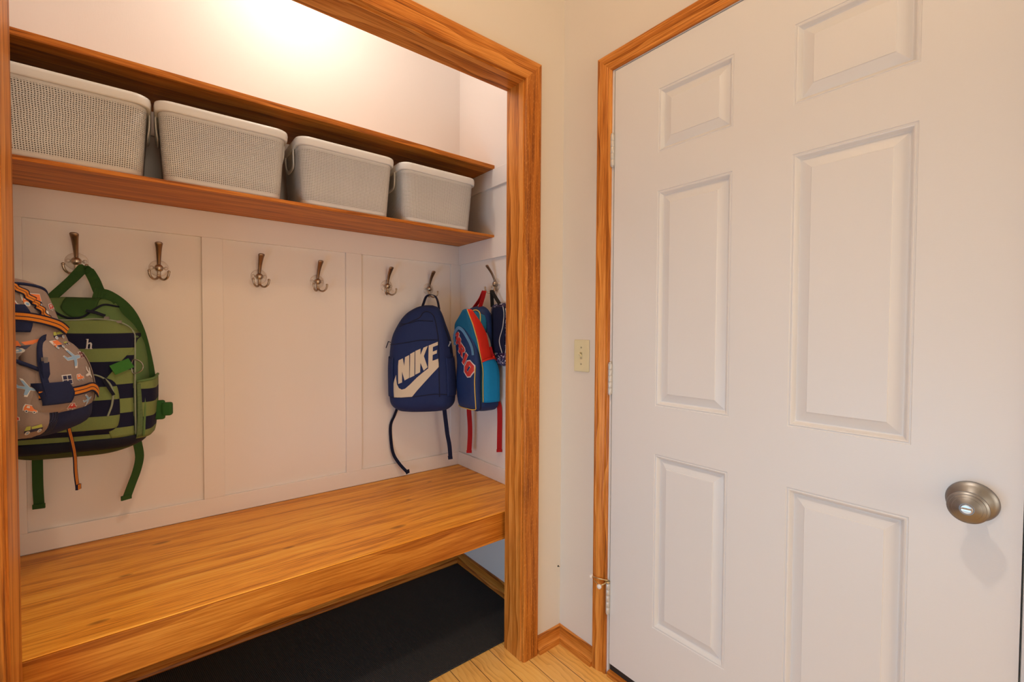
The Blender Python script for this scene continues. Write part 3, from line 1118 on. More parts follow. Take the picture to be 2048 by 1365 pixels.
# front pocket with zip
fk = Body([(.075, -.12, .108, .02, 0), (.10, -.135, .128, .035, 0), (.17, -.135, .132, .036, 0), (.225, -.12, .122, .028, 0), (.255, -.09, .094, .012, 0)], 3.6, .0, .003, 14, 8, .015, .012)
fk.r = [(a, b, c, d, .140 - .004) for a, b, c, d, e in fk.r]
fm = fk.mesh(MB(), 0, 24, 40)
fm.build('front_pocket', stripes('pocket_stripes', M_GRST, M_NAVYST, .2837 - .067, .0823, .54), bag)
fz = MB()
fz.tube([fk.F(a, b, .002) for a, b, _ in smooth_path([(.02, .252, 0), (.075, .249, 0), (.105, .232, 0), (.119, .205, 0), (.119, .165, 0), (.110, .13, 0)], 6)], .0026, 6)
fz.build('pocket_zipper', M_PIPEG, bag)
fz = MB()
fz.ribbon([fk.F(.100, .236, .006), fk.F(.112, .216, .012), fk.F(.124, .190, .010)], (1, 0, 0), .007, .003)
fz.build('zipper_tab', M_ZIPD, bag)
# embroidered letter h
hh = MB()
hx, hz, S_ = .056, .322, 1.0
hp = [(0, 0), (.0075, 0), (.0075, .0013), (.0055, .0022), (.0055, .0125), (.008, .0150), (.0105, .0135), (.0105, .0022), (.0085, .0013), (.0085, 0), (.016, 0), (.016, .0013), (.0142, .0022), (.0142, .0150), (.0115, .0188), (.008, .0186), (.0055, .0160), (.0055, .0285), (.0, .0285), (.0, .0270), (.0020, .0262), (.0020, .0022), (0, .0013)]
hh.decal([[(hx + a, hz + b) for a, b in hp]], lambda a, b: gb.F(a, b, .0055), 0, .01)
hh.build('letter_patch', M_THREAD, bag, solid=.001)
# side pocket with net gusset
sp = MB()
sp.grid(lambda u, v: gb.P(lerp(.62, -.02, u), lerp(.05, .222 + .012 * u, v), .004 + .024 * math.sin(u * 2.6) * (.45 + .55 * v)), 14, 20, 0)
sp.build('side_pocket', stripes('side_pocket_stripes', M_GRST, M_NAVYST, .162, .085, .48), bag, solid=.003, fix=False)
sn = MB()
sn.grid(lambda u, v: gb.P(lerp(.66, .48, u), lerp(.055, .215, v), .008 + .004 * u), 4, 16, 0)
sn.build('net_gusset', M_NETG, bag, solid=.002, fix=False)
sr = MB()
sr.tube([gb.P(lerp(.62, -.02, u), .222 + .012 * u, .004 + .024 * math.sin(u * 2.6)) for u in [k / 16 for k in range(17)]], .004, 8)
sr.tube([gb.P(.47, t, .014) for t in [.055 + k * .0085 for k in range(20)]], .003, 6)
sr.build('pocket_binding', M_GREEN, bag)
bu = MB()
bu.box((.180, -.030, .088), (.214, -.012, .150)).box((.206, -.036, .100), (.234, -.010, .142))
bu.build('strap_buckle', fabric('buckle_green', (.03, .12, .025), .7), bag, bevel=.006)
for pts, wd in (([(-.100, .002, .03), (-.1008, .004, -.01), (-.1015, .006, -.09), (-.0995, .006, -.157)], (1, 0, 0)),
                ([(.136, -.01, .04), (.1376, -.006, .02), (.142, 0, -.03), (.134, .004, -.075), (.120, .004, -.12), (.107, .002, -.162)], (.75, .6, 0))):
    s_ = MB()
    s_.ribbon(smooth_path(pts, 5), wd, .024, .002)
    e = pts[-1]
    s_.ribbon([(e[0], e[1] - .002, e[2] + .010), (e[0], e[1] - .002, e[2] - .004)], wd, .027, .006)
    s_.build('shoulder_webbing', M_DKGREEN, bag)

# ---- vehicle print backpack on the left wall
bag = thing('backpack', 'taupe backpack printed with trucks and planes, orange striped straps', 'backpack', (-.2845, 1.62, .92), R(60), GB)
tb = Body([(0, -.095, .055, .135, .0), (.03, -.108, .072, .168, .0), (.10, -.112, .076, .172, .0), (.20, -.112, .060, .150, .0), (.28, -.112, .036, .130, .0),
           (.33, -.112, .026, .118, .0), (.36, -.108, .004, .105, .002), (.378, -.105, -.020, .08, .006)], 3.4, .003, .004, 12, 11, .05, .016)
tk = tb.mesh(MB(), 0)


def icon(mb, kind, cx, cz, S, ang, surf, cols):
    """little printed vehicles: list of (polygon, material index)"""
    def circ(x, y, r, n=10):
        return [(x + r * math.cos(2 * math.pi * k / n), y + r * math.sin(2 * math.pi * k / n)) for k in range(n)]
    W_, R_, O_, B_, N_, Y_, Mr = range(1, 8)
    if kind == 'truck':
        sh_ = [([(-.62, -.06), (.62, -.06), (.62, .46), (-.62, .46)], W_), ([(-.28, -.22), (.60, -.22), (.60, -.05), (-.28, -.05)], N_), ([(-.27, -.02), (.58, -.02), (.58, .42), (-.27, .42)], cols),
               ([(-.58, -.20), (-.30, -.20), (-.30, .24), (-.42, .24), (-.58, .02)], cols), ([(-.52, .02), (-.36, .02), (-.36, .18), (-.42, .18)], W_)]
        sh_ += [(circ(x, -.25, .16), W_) for x in (-.42, .36)] + [(circ(x, -.25, .09), B_) for x in (-.42, .36)]
    elif kind == 'dump':
        sh_ = [([(-.6, -.2), (.6, -.2), (.6, .02), (-.6, .02)], N_), ([(-.15, .05), (.55, .05), (.45, .32), (-.2, .22)], cols), ([(-.6, .0), (-.25, .0), (-.25, .30), (-.5, .30)], cols)]
        sh_ += [(circ(x, -.22, .16), W_) for x in (-.38, .40)] + [(circ(x, -.22, .09), B_) for x in (-.38, .40)]
    elif kind == 'car':
        sh_ = [([(-.58, -.22), (.58, -.22), (.56, .08), (.30, .12), (.12, .40), (-.42, .40), (-.55, .10)], W_), ([(-.52, -.18), (.52, -.18), (.50, .05), (.26, .08), (.08, .34), (-.36, .34), (-.48, .08)], cols),
               ([(-.32, .08), (-.06, .08), (-.06, .27), (-.25, .27)], W_)]
        sh_ += [(circ(x, -.24, .13), W_) for x in (-.30, .30)] + [(circ(x, -.24, .07), N_) for x in (-.30, .30)]
    elif kind == 'plane':
        def pl(k):
            return [(-.62, -.10 * k), (-.80, .22 * k), (-.66, .24 * k), (-.48, .08 * k), (-.05, .09 * k), (-.28, .60 * k), (-.06, .60 * k), (.28, .10 * k), (.62, .09 * k), (.80, .0), (.62, -.12 * k), (.26, -.12 * k),
                    (-.10, -.62 * k), (-.32, -.62 * k), (-.08, -.12 * k)]
        sh_ = [(pl(1.15), W_), ([(a * .95, b * .92) for a, b in pl(1)], cols)]
    else:  # bus window block
        sh_ = [([(-.5, -.45), (.5, -.45), (.5, .5), (-.5, .5)], W_)]
        for i in (-1, 1):
            for j_ in (-1, 1):
                sh_.append(([(i * .23 - .19, j_ * .22 - .17), (i * .23 + .19, j_ * .22 - .17), (i * .23 + .19, j_ * .22 + .19), (i * .23 - .19, j_ * .22 + .19)], cols))
    ca, sa = math.cos(ang), math.sin(ang)
    for k, (poly, mi) in enumerate(sh_):
        pts = [(cx + S * (x * ca - y * sa), cz + S * (x * sa + y * ca)) for x, y in poly]
        mb.decal([pts], lambda a, b, kk=k: surf(a, b, .0007 + .0002 * kk), mi, .012)


PR = [M_TRK, M_PW, M_PR, M_PO, M_PB, M_PN, M_PY, M_PM]
for kd, a, b, S, an, cl_ in (('car', -.100, .315, .034, -.3, 2), ('truck', -.060, .325, .036, 0, 3), ('plane', -.038, .285, .026, -.6, 1), ('car', -.012, .312, .022, .2, 2),
                             ('dump', -.085, .222, .040, .15, 3), ('dump', -.020, .245, .026, .1, 6), ('car', -.095, .175, .026, -.4, 2), ('plane', -.088, .130, .024, .2, 1),
                             ('truck', -.088, .08, .030, .1, 3), ('plane', .006, .268, .018, .7, 4)):
    icon(tk, kd, a, b, S, an, tb.F, cl_)
tk.build('body', PR, bag)
# navy bottom
bt = MB()
bt.grid(lambda u, v: tb.P(lerp(.03, math.pi - 1.1, u), lerp(.0, .075, v), .004), 30, 10, 0)
bt.build('bottom_panel', M_TNAVY, bag, solid=.002)
# top edge band and strap
eb = MB()
eb.tube([tb.F(a, b, .001) for a, b, _ in smooth_path([(-.118, .345, 0), (-.100, .358, 0), (-.066, .362, 0), (-.022, .356, 0), (.014, .335, 0), (.024, .31, 0), (.032, .27, 0)], 6)], .0035, 8)
eb.build('top_binding', M_TNAVY, bag)
st = MB()
pth = smooth_path([(-.092, .358, 0), (-.080, .345, 0), (-.066, .328, 0), (-.058, .318, 0), (-.050, .305, 0), (-.040, .285, 0)], 6)
pth = [tb.F(p[0], p[1], .004 + .003 * math.sin(i * 1.1)) for i, p in enumerate(pth)]
st.ribbon(pth, perp(pth), .017, .002)
st.build('ruffled_tape', M_WEB, bag)
st = MB()
pth = smooth_path([(-.118, .290, 0), (-.085, .286, 0), (-.050, .278, 0), (-.022, .268, 0), (-.002, .254, 0)], 6)
st.ribbon([tb.F(p[0], p[1], .010) for p in pth], (0, 0, 1), .022, .003)
st.build('compression_strap', M_WEB, bag)
nv = MB()
nv.grid(lambda u, v: tb.F(lerp(-.126, -.084 + .008 * math.sin(v * 3.14), u), lerp(.252, .314, v), .006), 10, 12, 0)
nv.build('strap_patch', M_TNAVY, bag, solid=.004, fix=False)
# big front pocket
tp = Body([(.050, -.085, .022, .03, .134), (.075, -.112, .052, .050, .134), (.12, -.112, .056, .056, .130), (.18, -.102, .047, .052, .122), (.220, -.088, .030, .040, .114), (.245, -.065, .000, .02, .110)],
          3.2, 0, .003, 14, 21, .018, .016)
pk = tp.mesh(MB(), 0, 26, 40)
for kd, a, b, S, an, cl_ in (('plane', -.020, .190, .034, .12, 4), ('bus', -.055, .140, .024, 0, 5), ('car', -.018, .142, .022, .05, 3), ('plane', .018, .150, .022, -.9, 1),
                             ('truck', -.040, .222, .022, .1, 3), ('bus', .014, .195, .017, .1, 7), ('dump', -.010, .225, .012, .1, 6), ('car', -.045, .075, .022, -.1, 2), ('plane', .0, .085, .022, .3, 4)):
    icon(pk, kd, a, b, S, an, tp.F, cl_)
pk.build('front_pocket', PR, bag)
pz = MB()
pth = [tp.F(a, b, .003) for a, b, _ in smooth_path([(-.098, .105, 0), (-.098, .150, 0), (-.090, .195, 0), (-.072, .228, 0), (-.040, .240, 0), (-.008, .238, 0)], 6)]
pz.ribbon(pth, perp(pth), .018, .003)
pz.build('pocket_zip_band', M_TNAVY, bag)
pz = MB()
q = tp.F(-.092, .185, .008)
pz.box((q.x - .005, q.y - .003, q.z - .008), (q.x + .005, q.y + .003, q.z + .010))
pz.build('zipper_pull', M_ZIP, bag)
pz = MB()
pz.ribbon([q, (q.x - .004, q.y - .004, q.z - .022), (q.x + .0, q.y - .003, q.z - .052)], (1, 0, 0), .018, .005)
pz.build('zipper_tab', M_TNAVY, bag)
st = MB()
pth = smooth_path([(-.110, .112, 0), (-.066, .112, 0), (-.020, .114, 0), (.008, .116, 0), (.030, .104, 0), (.038, .092, 0)], 6)
st.ribbon([tp.F(p[0], p[1], .008) for p in pth], (0, 0, 1), .022, .003)
st.build('pocket_strap', M_WEB, bag)
nv = MB()
nv.grid(lambda u, v: tp.F(lerp(-.1105, -.066 + .010 * math.sin(v * 3.14), u), lerp(.088, .138, v), .0105), 10, 12, 0)
nv.build('strap_patch', M_TNAVY, bag, solid=.003, fix=False)
sg = MB()
sg.grid(lambda u, v: tp.P(lerp(.02, .5, u), lerp(.075, .20, v), .0035 + .004 * math.sin(u * 3.1)), 8, 16, 0)
sg.build('pocket_gusset', M_TRK, bag, solid=.002, fix=False)
# side pocket with net
sp = MB()
sp.grid(lambda u, v: tb.P(lerp(math.pi - .25, math.pi - 1.02, u), lerp(.004 + .012 * u, .215 - .06 * u, v), .010 + .010 * math.sin(u * 2.8)), 16, 18, 0)
spf = lambda u, v, o: tb.P(lerp(math.pi - .25, math.pi - 1.02, u), lerp(.004 + .012 * u, .215 - .06 * u, v), .010 + .010 * math.sin(u * 2.8) + o)
for kd, u0_, v0_, S, an, cl_ in (('plane', .60, .70, .030, .1, 4), ('car', .62, .42, .026, -.1, 3), ('dump', .70, .14, .034, .1, 6), ('car', .30, .30, .026, 0, 2)):
    icon(sp, kd, 0, 0, S, an, lambda a, b_, o: spf(u0_ + a / .115, v0_ + b_ / .18, o), cl_)
sp.build('side_pocket', PR, bag, fix=False)
sn = MB()
sn.grid(lambda u, v: tb.P(lerp(math.pi - 1.02, math.pi - 1.20, u), lerp(.016, .160, v), .012 - .004 * u), 5, 16, 0)
sn.build('net_gusset', M_NETN, bag, solid=.002, fix=False)
sb = MB()
sb.tube([tb.P(lerp(math.pi - .25, math.pi - 1.18, u), .216 - .060 * u, .012 + .010 * math.sin(u * 2.8)) for u in [k / 14 for k in range(15)]], .0045, 8)
sb.build('pocket_binding', M_TNAVY, bag)
lp = MB()
lp.ribbon(smooth_path([(-.075, -.02, .360), (-.063, -.008, .40), (-.050, .018, .430), (-.036, .020, .436), (-.022, .018, .430), (-.01, -.008, .40), (-.005, -.02, .355)], 5), (.2, 1, 0), .02, .003)
lp.build('top_loop', M_TNAVY, bag)
s_ = MB()
s_.ribbon(smooth_path([(.060, -.10, .035), (.075, -.09, .0), (.092, -.085, -.04), (.100, -.085, -.08), (.102, -.085, -.125), (.106, -.086, -.165)], 5), (1, .1, .25), .013, .002)
s_.ribbon([(.106, -.088, -.158), (.106, -.088, -.172)], (1, .1, .25), .015, .005)
s_.build('shoulder_webbing', M_WEB, bag)

# ---- blue and red backpack on the right wall
bag = thing('backpack', 'blue and teal backpack with red side panel, red letters and yellow piping', 'backpack', (1.196, 1.694, .825), R(-90), GB)
mb_ = Body([(0, -.070, .085, .085, .006), (.03, -.076, .100, .095, .004), (.10, -.078, .102, .097, .004), (.19, -.078, .102, .090, .010), (.26, -.080, .102, .066, .045), (.32, -.088, .102, .064, .060),
            (.38, -.055, .102, .050, .092), (.42, .020, .102, .034, .125), (.446, .066, .102, .022, .148)], 4.6, .004, .003, 12, 31, .030, .008)
mk = mb_.mesh(MB(), 0)
mk.build('body', M_TEAL, bag)
bp = Body([(.04, -.095, .095, .05, .006), (.18, -.10, .10, .06, .010), (.25, -.10, .10, .045, .034), (.30, -.10, .10, .042, .034), (.38, -.092, .098, .046, .034), (.43, -.06, .090, .056, .036), (.464, -.02, .062, .036, .042)], 3.0, .002, .003, 12, 33, .03, .022)
bp.mesh(MB(), 0, 30, 40).build('back_compartment', M_MBLUE, bag)
rd = MB()
rd.grid(lambda u, v: mb_.P(lerp(.50, -.40, u), lerp(.21, .444, v), .003), 12, 26, 0)
rd.build('side_panel', M_RED, bag, solid=.002, fix=False)
nt = MB()
nt.grid(lambda u, v: mb_.P(lerp(.50, -.25, u), lerp(.045, .222 + .02 * u, v), .006 + .008 * math.sin(u * 3)), 14, 18, 0)
nt.build('net_pocket', M_CYNET, bag, solid=.002, fix=False)
nb2 = MB()
nb2.tube([mb_.P(lerp(.52, -.25, u), .222 + .02 * u, .008 + .008 * math.sin(u * 3)) for u in [k / 14 for k in range(15)]], .0042, 8)
nb2.build('pocket_binding', M_RED, bag)
py = MB()
py.tube([mb_.P(.56, t, .002) for t in [.02 + .424 * k / 40 for k in range(41)]], .0024, 6)
py.build('piping', M_YEL, bag)
bs = MB()
bs.grid(lambda u, v: mb_.P(lerp(-.2, math.pi, u), lerp(0, .046, v), .004), 30, 8, 0)
bs.build('bottom_panel', M_MBLUE, bag, solid=.002)
# front pocket
fp_ = Body([(.004, -.058, .085, .015, .088), (.03, -.064, .098, .028, .090), (.12, -.066, .100, .034, .092), (.22, -.066, .098, .032, .092), (.30, -.066, .084, .026, .104), (.345, -.055, .060, .018, .118), (.374, -.015, .030, .008, .132)],
           3.6, 0, .003, 13, 35, .012, .008)
fpm = fp_.mesh(MB(), 0, 30, 44)
fo = lambda a, b: fp_.F(a, b, .0022)
fi = lambda a, b: fp_.F(a, b, .0030)


def letter(loops, cx, cz, S, ang):
    ca, sa = math.cos(ang), math.sin(ang)
    tr = lambda l, k=1: [(cx + S * k * (x * ca - y * sa), cz + S * k * (x * sa + y * ca)) for x, y in l]
    fpm.decal([tr(loops[0], 1.16)], fo, 2, .007)
    fpm.decal([tr(l) for l in loops], fi, 1, .007)
    if len(loops) > 1:
        for l in loops[1:]:
            fpm.decal([tr(l, .8)], lambda a, b: fp_.F(a, b, .0038), 0, .008)


GM = [[(-.55, -.5), (-.2, -.5), (-.2, .1), (0, -.25), (.2, .1), (.2, -.5), (.55, -.5), (.55, .5), (.25, .5), (0, .1), (-.25, .5), (-.55, .5)]]
GA = [[(-.5, -.5), (-.18, -.5), (-.12, -.25), (.12, -.25), (.18, -.5), (.5, -.5), (.2, .5), (-.2, .5)], [(-.08, -.06), (.08, -.06), (0, .22)]]
GR = [[(-.42, -.5), (-.1, -.5), (-.1, -.12), (.1, -.5), (.46, -.5), (.22, -.05), (.42, .12), (.42, .36), (.26, .5), (-.42, .5)], [(-.1, .12), (.1, .12), (.1, .28), (-.1, .28)]]
GI = [[(-.17, -.5), (.17, -.5), (.17, .5), (-.17, .5)]]
GO = [[(-.25, -.5), (.25, -.5), (.48, -.25), (.48, .25), (.25, .5), (-.25, .5), (-.48, .25), (-.48, -.25)], [(-.09, -.24), (.09, -.24), (.09, .24), (-.09, .24)]]
for g, x, z, S, an in ((GM, -.034, .338, .042, -.62), (GA, -.014, .304, .046, -.68), (GR, .006, .268, .049, -.70), (GI, .027, .232, .054, -.68), (GO, .056, .190, .062, -.68)):
    letter(g, x, z, S, an)
fpm.build('front_pocket', [M_MBLUE, M_LRED, M_LWHT], bag)
ar = MB()
pth = smooth_path([(-.062, .29, 0), (-.062, .308, 0), (-.050, .332, 0), (-.030, .352, 0), (-.004, .366, 0), (.020, .362, 0), (.042, .345, 0), (.066, .312, 0), (.080, .280, 0), (.084, .25, 0)], 6)
pth = [fp_.F(p[0], p[1], .004) for p in pth]
ar.ribbon(pth, perp(pth), .014, .003)
ar.build('pocket_zip_band', M_LBLUE, bag)
ay = MB()
ay.tube([fp_.P(th, t, .0025) for th, t in [(.62, .20 - .18 * k / 20) for k in range(21)]] + [fp_.P(lerp(.62, math.pi - .3, u), .016 - .006 * math.sin(u * 3.1), .003) for u in [k / 20 for k in range(1, 21)]], .0022, 6)
ay.build('pocket_piping', M_YEL, bag)
zz = MB()
zz.ribbon([mb_.P(-.42, .345, .006), mb_.P(-.40, .315, .008), mb_.P(-.36, .285, .009)], (.3, 1, 0), .008, .002)
zz.build('zipper_pull', M_ZIP, bag)
zz = MB()
zz.ribbon([mb_.P(-.36, .285, .010), mb_.P(-.34, .26, .011), mb_.P(-.34, .225, .012)], (.3, 1, 0), .011, .003)
zz.build('zipper_tab', M_DRED, bag)
ip = MB()
ip.grid(lambda u, v: Vector((.084 + .010 * math.sin(v * 3.1) + .004 * math.sin(u * 3.1), -lerp(.118, .060, u), lerp(.335, .438 - .02 * u, v))), 8, 12, 0)
ip.build('inner_pocket', M_SKYB, bag, solid=.006, fix=False)
iy = MB()
iy.tube(smooth_path([(.090, -.128, .440), (.096, -.112, .442), (.100, -.098, .428), (.102, -.098, .39), (.102, -.104, .36)], 6), .0026, 6)
iy.build('inner_piping', M_YEL, bag)
lp = MB()
lp.ribbon(smooth_path([(-.006, -.060, .455), (.018, -.042, .495), (.030, -.034, .525), (.035, -.033, .532), (.040, -.034, .525), (.044, -.046, .495), (.046, -.062, .455)], 5), (0, 1, 0), .018, .003)
lp.build('top_loop', M_DRED, bag)
for pts in ([(-.075, -.035, .03), (-.080, -.034, -.02), (-.082, -.028, -.08), (-.080, -.028, -.135), (-.084, -.030, -.215)], [(.080, .002, .05), (.093, .012, .02), (.095, .014, -.04), (.094, .014, -.10), (.093, .014, -.180)]):
    s_ = MB()
    s_.ribbon(smooth_path(pts, 5), (.55, .8, 0), .022, .002)
    e = pts[-1]
    s_.ribbon([(e[0], e[1], e[2] + .006), (e[0], e[1], e[2] - .006)], (.55, .8, 0), .025, .005)
    s_.build('shoulder_webbing', M_DRED, bag)

# ---- speckled navy bag behind it
bag = thing('backpack', 'dark navy speckled bag with white piping, mostly hidden behind the right jamb', 'backpack', (1.209, 1.585, 1.025), R(-90), GB)
vb = Body([(0, -.075, .115, .022, 0), (.03, -.085, .125, .030, 0), (.14, -.085, .125, .032, 0), (.205, -.078, .12, .030, 0), (.255, -.062, .105, .026, 0), (.277, -.04, .08, .018, .002)], 4, .01, .004, 14, 41, .025, .016)
vk = vb.mesh(MB(), 0, 30, 40)
vk.build('body', M_SPECK, bag)
vp = MB()
vp.grid(lambda u, v: vb.P(lerp(2.0, 1.40, u), lerp(.06, .258, v), .003), 10, 22, 0)
vp.build('side_panel', M_NAVYD, bag, solid=.002, fix=False)
vw = MB()
vw.tube([vb.P(1.50 + .06 * math.sin(k / 24 * 6), lerp(.06, .258, k / 24), .0045) for k in range(25)], .002, 6)
vw.tube([vb.P(1.36 - .10 * math.sin(k / 24 * 3), lerp(.06, .25, k / 24), .004) for k in range(25)], .002, 6)
vw.build('piping', M_PIPEW, bag)
lp = MB()
lp.ribbon(smooth_path([(-.050, -.016, .261), (-.040, -.026, .30), (-.033, -.032, .323), (-.030, -.034, .3315), (-.026, -.032, .323), (-.012, -.026, .30), (.006, -.016, .270)], 5), (.3, 1, 0), .016, .003)
lp.build('top_loop', M_BLKST, bag)

# ------------------------------------------------------------------ door
dr = thing('door_1', 'white six-panel door with a satin nickel knob', 'door', (XD, DY1, 0))
dr['kind'] = 'structure'
d = MB()
ys = [DY0, .2104, .4421, .5865, .8143, DY1]
zo = CAMZ
zs = [DZ0 + .012, zo - .9282, zo - .381, zo - .2315, zo + .4291, zo + .5457, zo + .7382, DZ1]
pan_y, pan_z = {1, 3}, {1, 3, 5}
fx = lambda y, z, h: (-h, y - DY1, z)
for i in range(5):
    for k in range(7):
        y0, y1, z0, z1 = ys[i], ys[i + 1], zs[k], zs[k + 1]
        if i in pan_y and k in pan_z:
            ring = [(0, 0), (.0015, -.0018), (.004, -.0018), (.0055, -.0005), (.008, -.0015), (.0130, -.0095), (.0150, -.0112), (.0165, -.0112), (.0395, -.0036), (.0408, -.0020), (.043, -.0020)]
            vs, fs = [], []
            for o, h in ring:
                vs += [fx(y0 + o, z0 + o, h), fx(y1 - o, z0 + o, h), fx(y1 - o, z1 - o, h), fx(y0 + o, z1 - o, h)]
            for r_ in range(len(ring) - 1):
                for q_ in range(4):
                    fs.append((r_ * 4 + q_, r_ * 4 + (q_ + 1) % 4, r_ * 4 + 4 + (q_ + 1) % 4, r_ * 4 + 4 + q_))
            fs.append(tuple(4 * (len(ring) - 1) + q_ for q_ in range(4)))
            d.add(vs, fs, 0, False)
        else:
            d.add([fx(y0, z0, 0), fx(y1, z0, 0), fx(y1, z1, 0), fx(y0, z1, 0)], [(0, 1, 2, 3)], 0, False)
a, b = (0, DY0 - DY1, zs[0]), (.044, 0, DZ1)
vs = [(a[0], a[1], a[2]), (b[0], a[1], a[2]), (b[0], b[1], a[2]), (a[0], b[1], a[2]), (a[0], a[1], b[2]), (b[0], a[1], b[2]), (b[0], b[1], b[2]), (a[0], b[1], b[2])]
d.add(vs, [(0, 1, 2, 3), (4, 5, 6, 7), (1, 2, 6, 5), (0, 1, 5, 4), (2, 3, 7, 6)], 0, False)
bmfix = d.build('door_leaf', M_DOOR, dr)
md = bmfix.modifiers.new('Weld', 'WELD')
md.merge_threshold = .0002
MB().box((.004, DY0 - DY1 + .001, .020), (.040, -.001, zs[0])).build('door_sweep', M_BLACK, dr)
for z0 in (1.733, .969, .217):
    h = MB()
    x0, y0 = -.007, .0035
    for k in range(5):
        h.lathe([(.0062, 0), (.0066, .0006), (.0066, .0196), (.0062, .0202)], (x0, y0, z0 + .0206 * k), (0, 0, 1), 16)
    h.lathe([(.0048, 0), (.0052, .003), (.002, .005)], (x0, y0, z0 + .103), (0, 0, 1), 12)
    h.lathe([(.0048, 0), (.0052, .003), (.002, .005)], (x0, y0, z0), (0, 0, -1), 12)
    h.box((-.001, -.0004, z0), (.03, .0018, z0 + .1)).box((-.001, .0026, z0), (.03, .0034, z0 + .1))
    h.build('hinge', M_HINGE, dr)
# knob
KY, KZ = .120 - DY1, .862
kn = MB().lathe([(.0375, 0), (.0375, .002), (.036, .0045), (.030, .0085), (.019, .0135), (.0165, .016)], (0, KY, KZ), (-1, 0, 0), 48)
ro = kn.build('knob_rose', M_NICKEL, dr)
kn = MB().lathe([(.0150, .012), (.0138, .022), (.0140, .034), (.0185, .040), (.0255, .0445), (.0284, .0485), (.0290, .0505), (.0290, .0525), (.0284, .0540), (.0252, .0556), (.0250, .0558), (.0248, .0590), (.0244, .0594), (.0206, .0608), (.0204, .0610), (.0202, .0622), (.0198, .0626),
                 (.0100, .0662), (.0096, .0664), (.0090, .0656), (.0060, .0656)], (0, KY, KZ), (-1, 0, 0), 48).build('knob', M_NICKEL, dr)
tt = MB().box((-.0745, KY - .0070, KZ - .0020), (-.0655, KY + .0070, KZ + .0020)).lathe([(.0088, .0640), (.0088, .0668), (.0080, .0680)], (0, KY, KZ), (-1, 0, 0), 24)
tt.build('thumb_turn', metal('turn_nickel', (.60, .58, .55), .34), dr, bevel=.001)
# hinge pin stop with two white rubber tips
hs = MB()
hx, hy, hz = -.008, .0035, .330
hs.lathe([(.008, 0), (.008, .003), (.003, .003)], (hx, hy, hz - .006), (0, 0, 1), 12)
hs.tube([(hx, hy, hz), (hx - .012, hy + .028, hz - .001), (hx - .019, hy + .052, hz - .002)], .0022, 8)
hs.tube([(hx, hy, hz - .004), (hx - .020, hy + .004, hz - .008), (hx - .030, hy + .008, hz - .012)], .0022, 8)
hs.tube([(hx - .028, hy + .010, hz - .013), (hx - .018, hy + .045, hz - .013)], .0016, 8)
so = hs.build('hinge_pin_stop', M_BRASS, dr)
MB().lathe([(.0062, -.004), (.0072, -.002), (.0072, .003), (.005, .006)], (hx - .020, hy + .055, hz - .002), (-.3, 1, 0), 14).lathe(
    [(.0065, -.004), (.0076, -.002), (.0076, .003), (.005, .006)], (hx - .033, hy + .009, hz - .013), (-1, -.2, 0), 14).build('rubber_tip', M_RUBW, so)

# ------------------------------------------------------------------ light switch, nail
sw = thing('light_switch', 'ivory toggle light switch plate between corner and door casing', 'light switch', (XD, 1.118, 1.0915), R(-90))
MB().box((-.036, -.0055, -.0575), (.036, 0, .0575)).build('cover_plate', M_IVORY, sw, bevel=.003)
MB().box((-.0048, -.0062, -.012), (.0048, -.0050, .012)).build('toggle_slot', plain('slot_shadow', (.45, .39, .25), .5), sw)
tg = MB().add([(-.0045, -.005, .002), (.0045, -.005, .002), (.0045, -.005, -.006), (-.0045, -.005, -.006), (-.0036, -.0175, .0115), (.0036, -.0175, .0115), (.0036, -.0185, .0065), (-.0036, -.0185, .0065)],
              [(0, 1, 2, 3), (4, 5, 6, 7), (0, 1, 5, 4), (1, 2, 6, 5), (2, 3, 7, 6), (3, 0, 4, 7)], 0, False)
tg.build('toggle', M_IVORY, sw, bevel=.001)
for z in (.030, -.030):
    MB().lathe([(.0032, 0), (.0032, .0008), (.0015, .0014)], (0, -.0055, z), (0, -1, 0), 12).build('screw', plain('screw_tan', (.30, .25, .16), .4), sw)
tag(MB().lathe([(.0035, 0), (.0035, .001), (.0012, .0015), (.0012, .007)], (1.207, YF, .283), (0, -1, 0), 10).build('wall_nail', M_BLACK), 'tiny dark nail in the wall corner left of the door', 'nail')

# ------------------------------------------------------------------ lights


def light(name, kind, loc, col, power, **kw):
    l = bpy.data.lights.new(name, kind)
    l.energy = power
    l.color = col
    for k, v in kw.items():
        setattr(l, k, v)
    o = bpy.data.objects.new(name, l)
    o.location = loc
    C.objects.link(o)
    return o


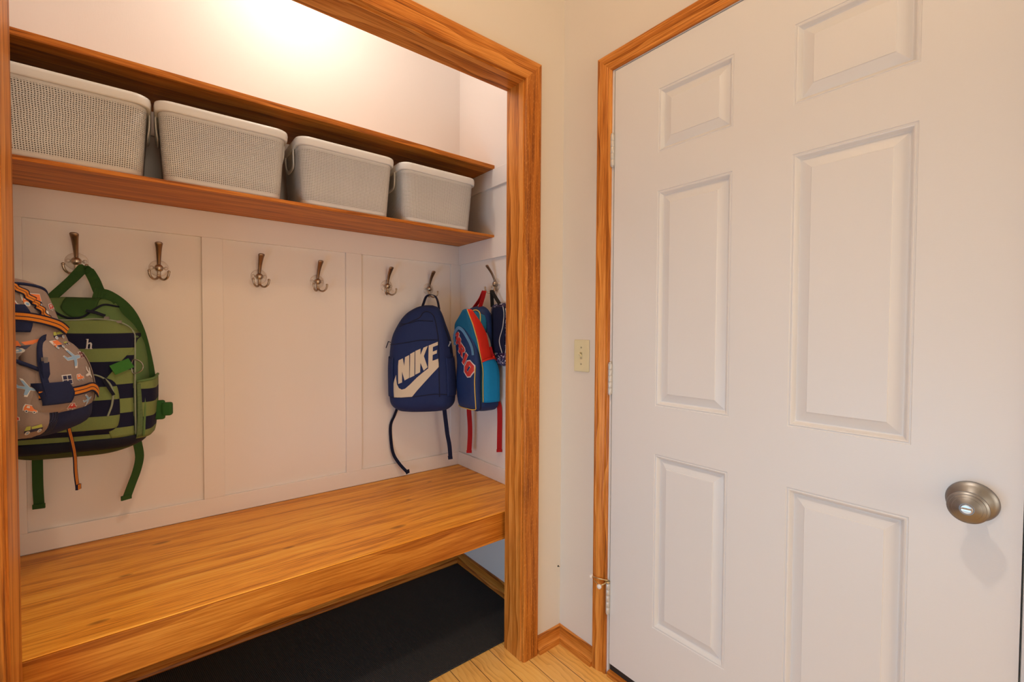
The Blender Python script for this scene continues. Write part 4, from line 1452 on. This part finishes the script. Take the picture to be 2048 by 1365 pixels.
light('assumed_alcove_bulb', 'POINT', (.44, 1.60, 2.50), (1.0, .93, .83), 6.7, shadow_soft_size=.05)  # assumed bulb, unseen, placed from the bright spot and shelf shadows
light('assumed_ceiling_lamp', 'POINT', (.27, .41, 2.66), (1.0, .66, .34), 9.5, shadow_soft_size=.06)  # assumed lamp out of view, placed from the knob shadow
light('added_hall_spot', 'SPOT', (.27, .41, 2.66), (1.0, .89, .79), 37, shadow_soft_size=.035, spot_size=R(92), spot_blend=.9)  # spot added at the assumed lamp to deepen the knob shadow
light('assumed_left_lamp', 'POINT', (-.62, .90, 2.60), (1.0, .62, .30), 2, shadow_soft_size=.09)  # assumed second lamp out of view, placed from the mat's shadow edge
rl = light('rear_fill_light', 'AREA', ((RX0 + RX1) / 2, HY0 - .15, 1.45), (1.0, .84, .66), 14, shape='RECTANGLE', size=1.1, size_y=1.2)  # added soft warm fill behind the viewer, no lamp known there
rl.rotation_euler = (R(90), 0, 0)
wl = light('assumed_daylight', 'AREA', (HX0 - .12, (WY0 + WY1) / 2, .465), (.16, .58, 1.0), 18.5, shape='RECTANGLE', size=1.1, size_y=.77)  # assumed daylight, tinted blue, shining through the added window
wl.rotation_euler = (R(90), 0, R(-90))
wd_ = bpy.data.worlds.new('World')
sc.world = wd_
wd_.use_nodes = True
bg = wd_.node_tree.nodes['Background']
bg.inputs[0].default_value = (1.0, .82, .58, 1)  # warm surround added as fill through the rear opening
bg.inputs[1].default_value = 1.7

# ------------------------------------------------------------------ camera
f_px, yaw, pitch, roll = 905.616, R(38.61987), R(1.35265), R(.31716)
fw = Vector((math.sin(yaw) * math.cos(pitch), math.cos(yaw) * math.cos(pitch), -math.sin(pitch)))
r0 = Vector((math.cos(yaw), -math.sin(yaw), 0))
u0 = r0.cross(fw)
rv = r0 * math.cos(roll) + u0 * math.sin(roll)
uv_ = -r0 * math.sin(roll) + u0 * math.cos(roll)
cd = bpy.data.cameras.new('camera')
cd.sensor_fit = 'HORIZONTAL'
cd.sensor_width = 36
cd.lens = f_px / 2048 * 36
cd.clip_start = .02
co = bpy.data.objects.new('camera', cd)
co.matrix_world = Matrix(((rv.x, uv_.x, -fw.x, 0), (rv.y, uv_.y, -fw.y, 0), (rv.z, uv_.z, -fw.z, CAMZ), (0, 0, 0, 1)))
C.objects.link(co)
sc.camera = co

vs_ = sc.view_settings
vs_.view_transform = 'Standard'
vs_.look = 'None'
vs_.gamma = 1
vs_.use_curve_mapping = False
vs_.exposure = 0.0
sc.cycles.use_denoising = True
sc.cycles.max_bounces = 10
sc.cycles.transparent_max_bounces = 16
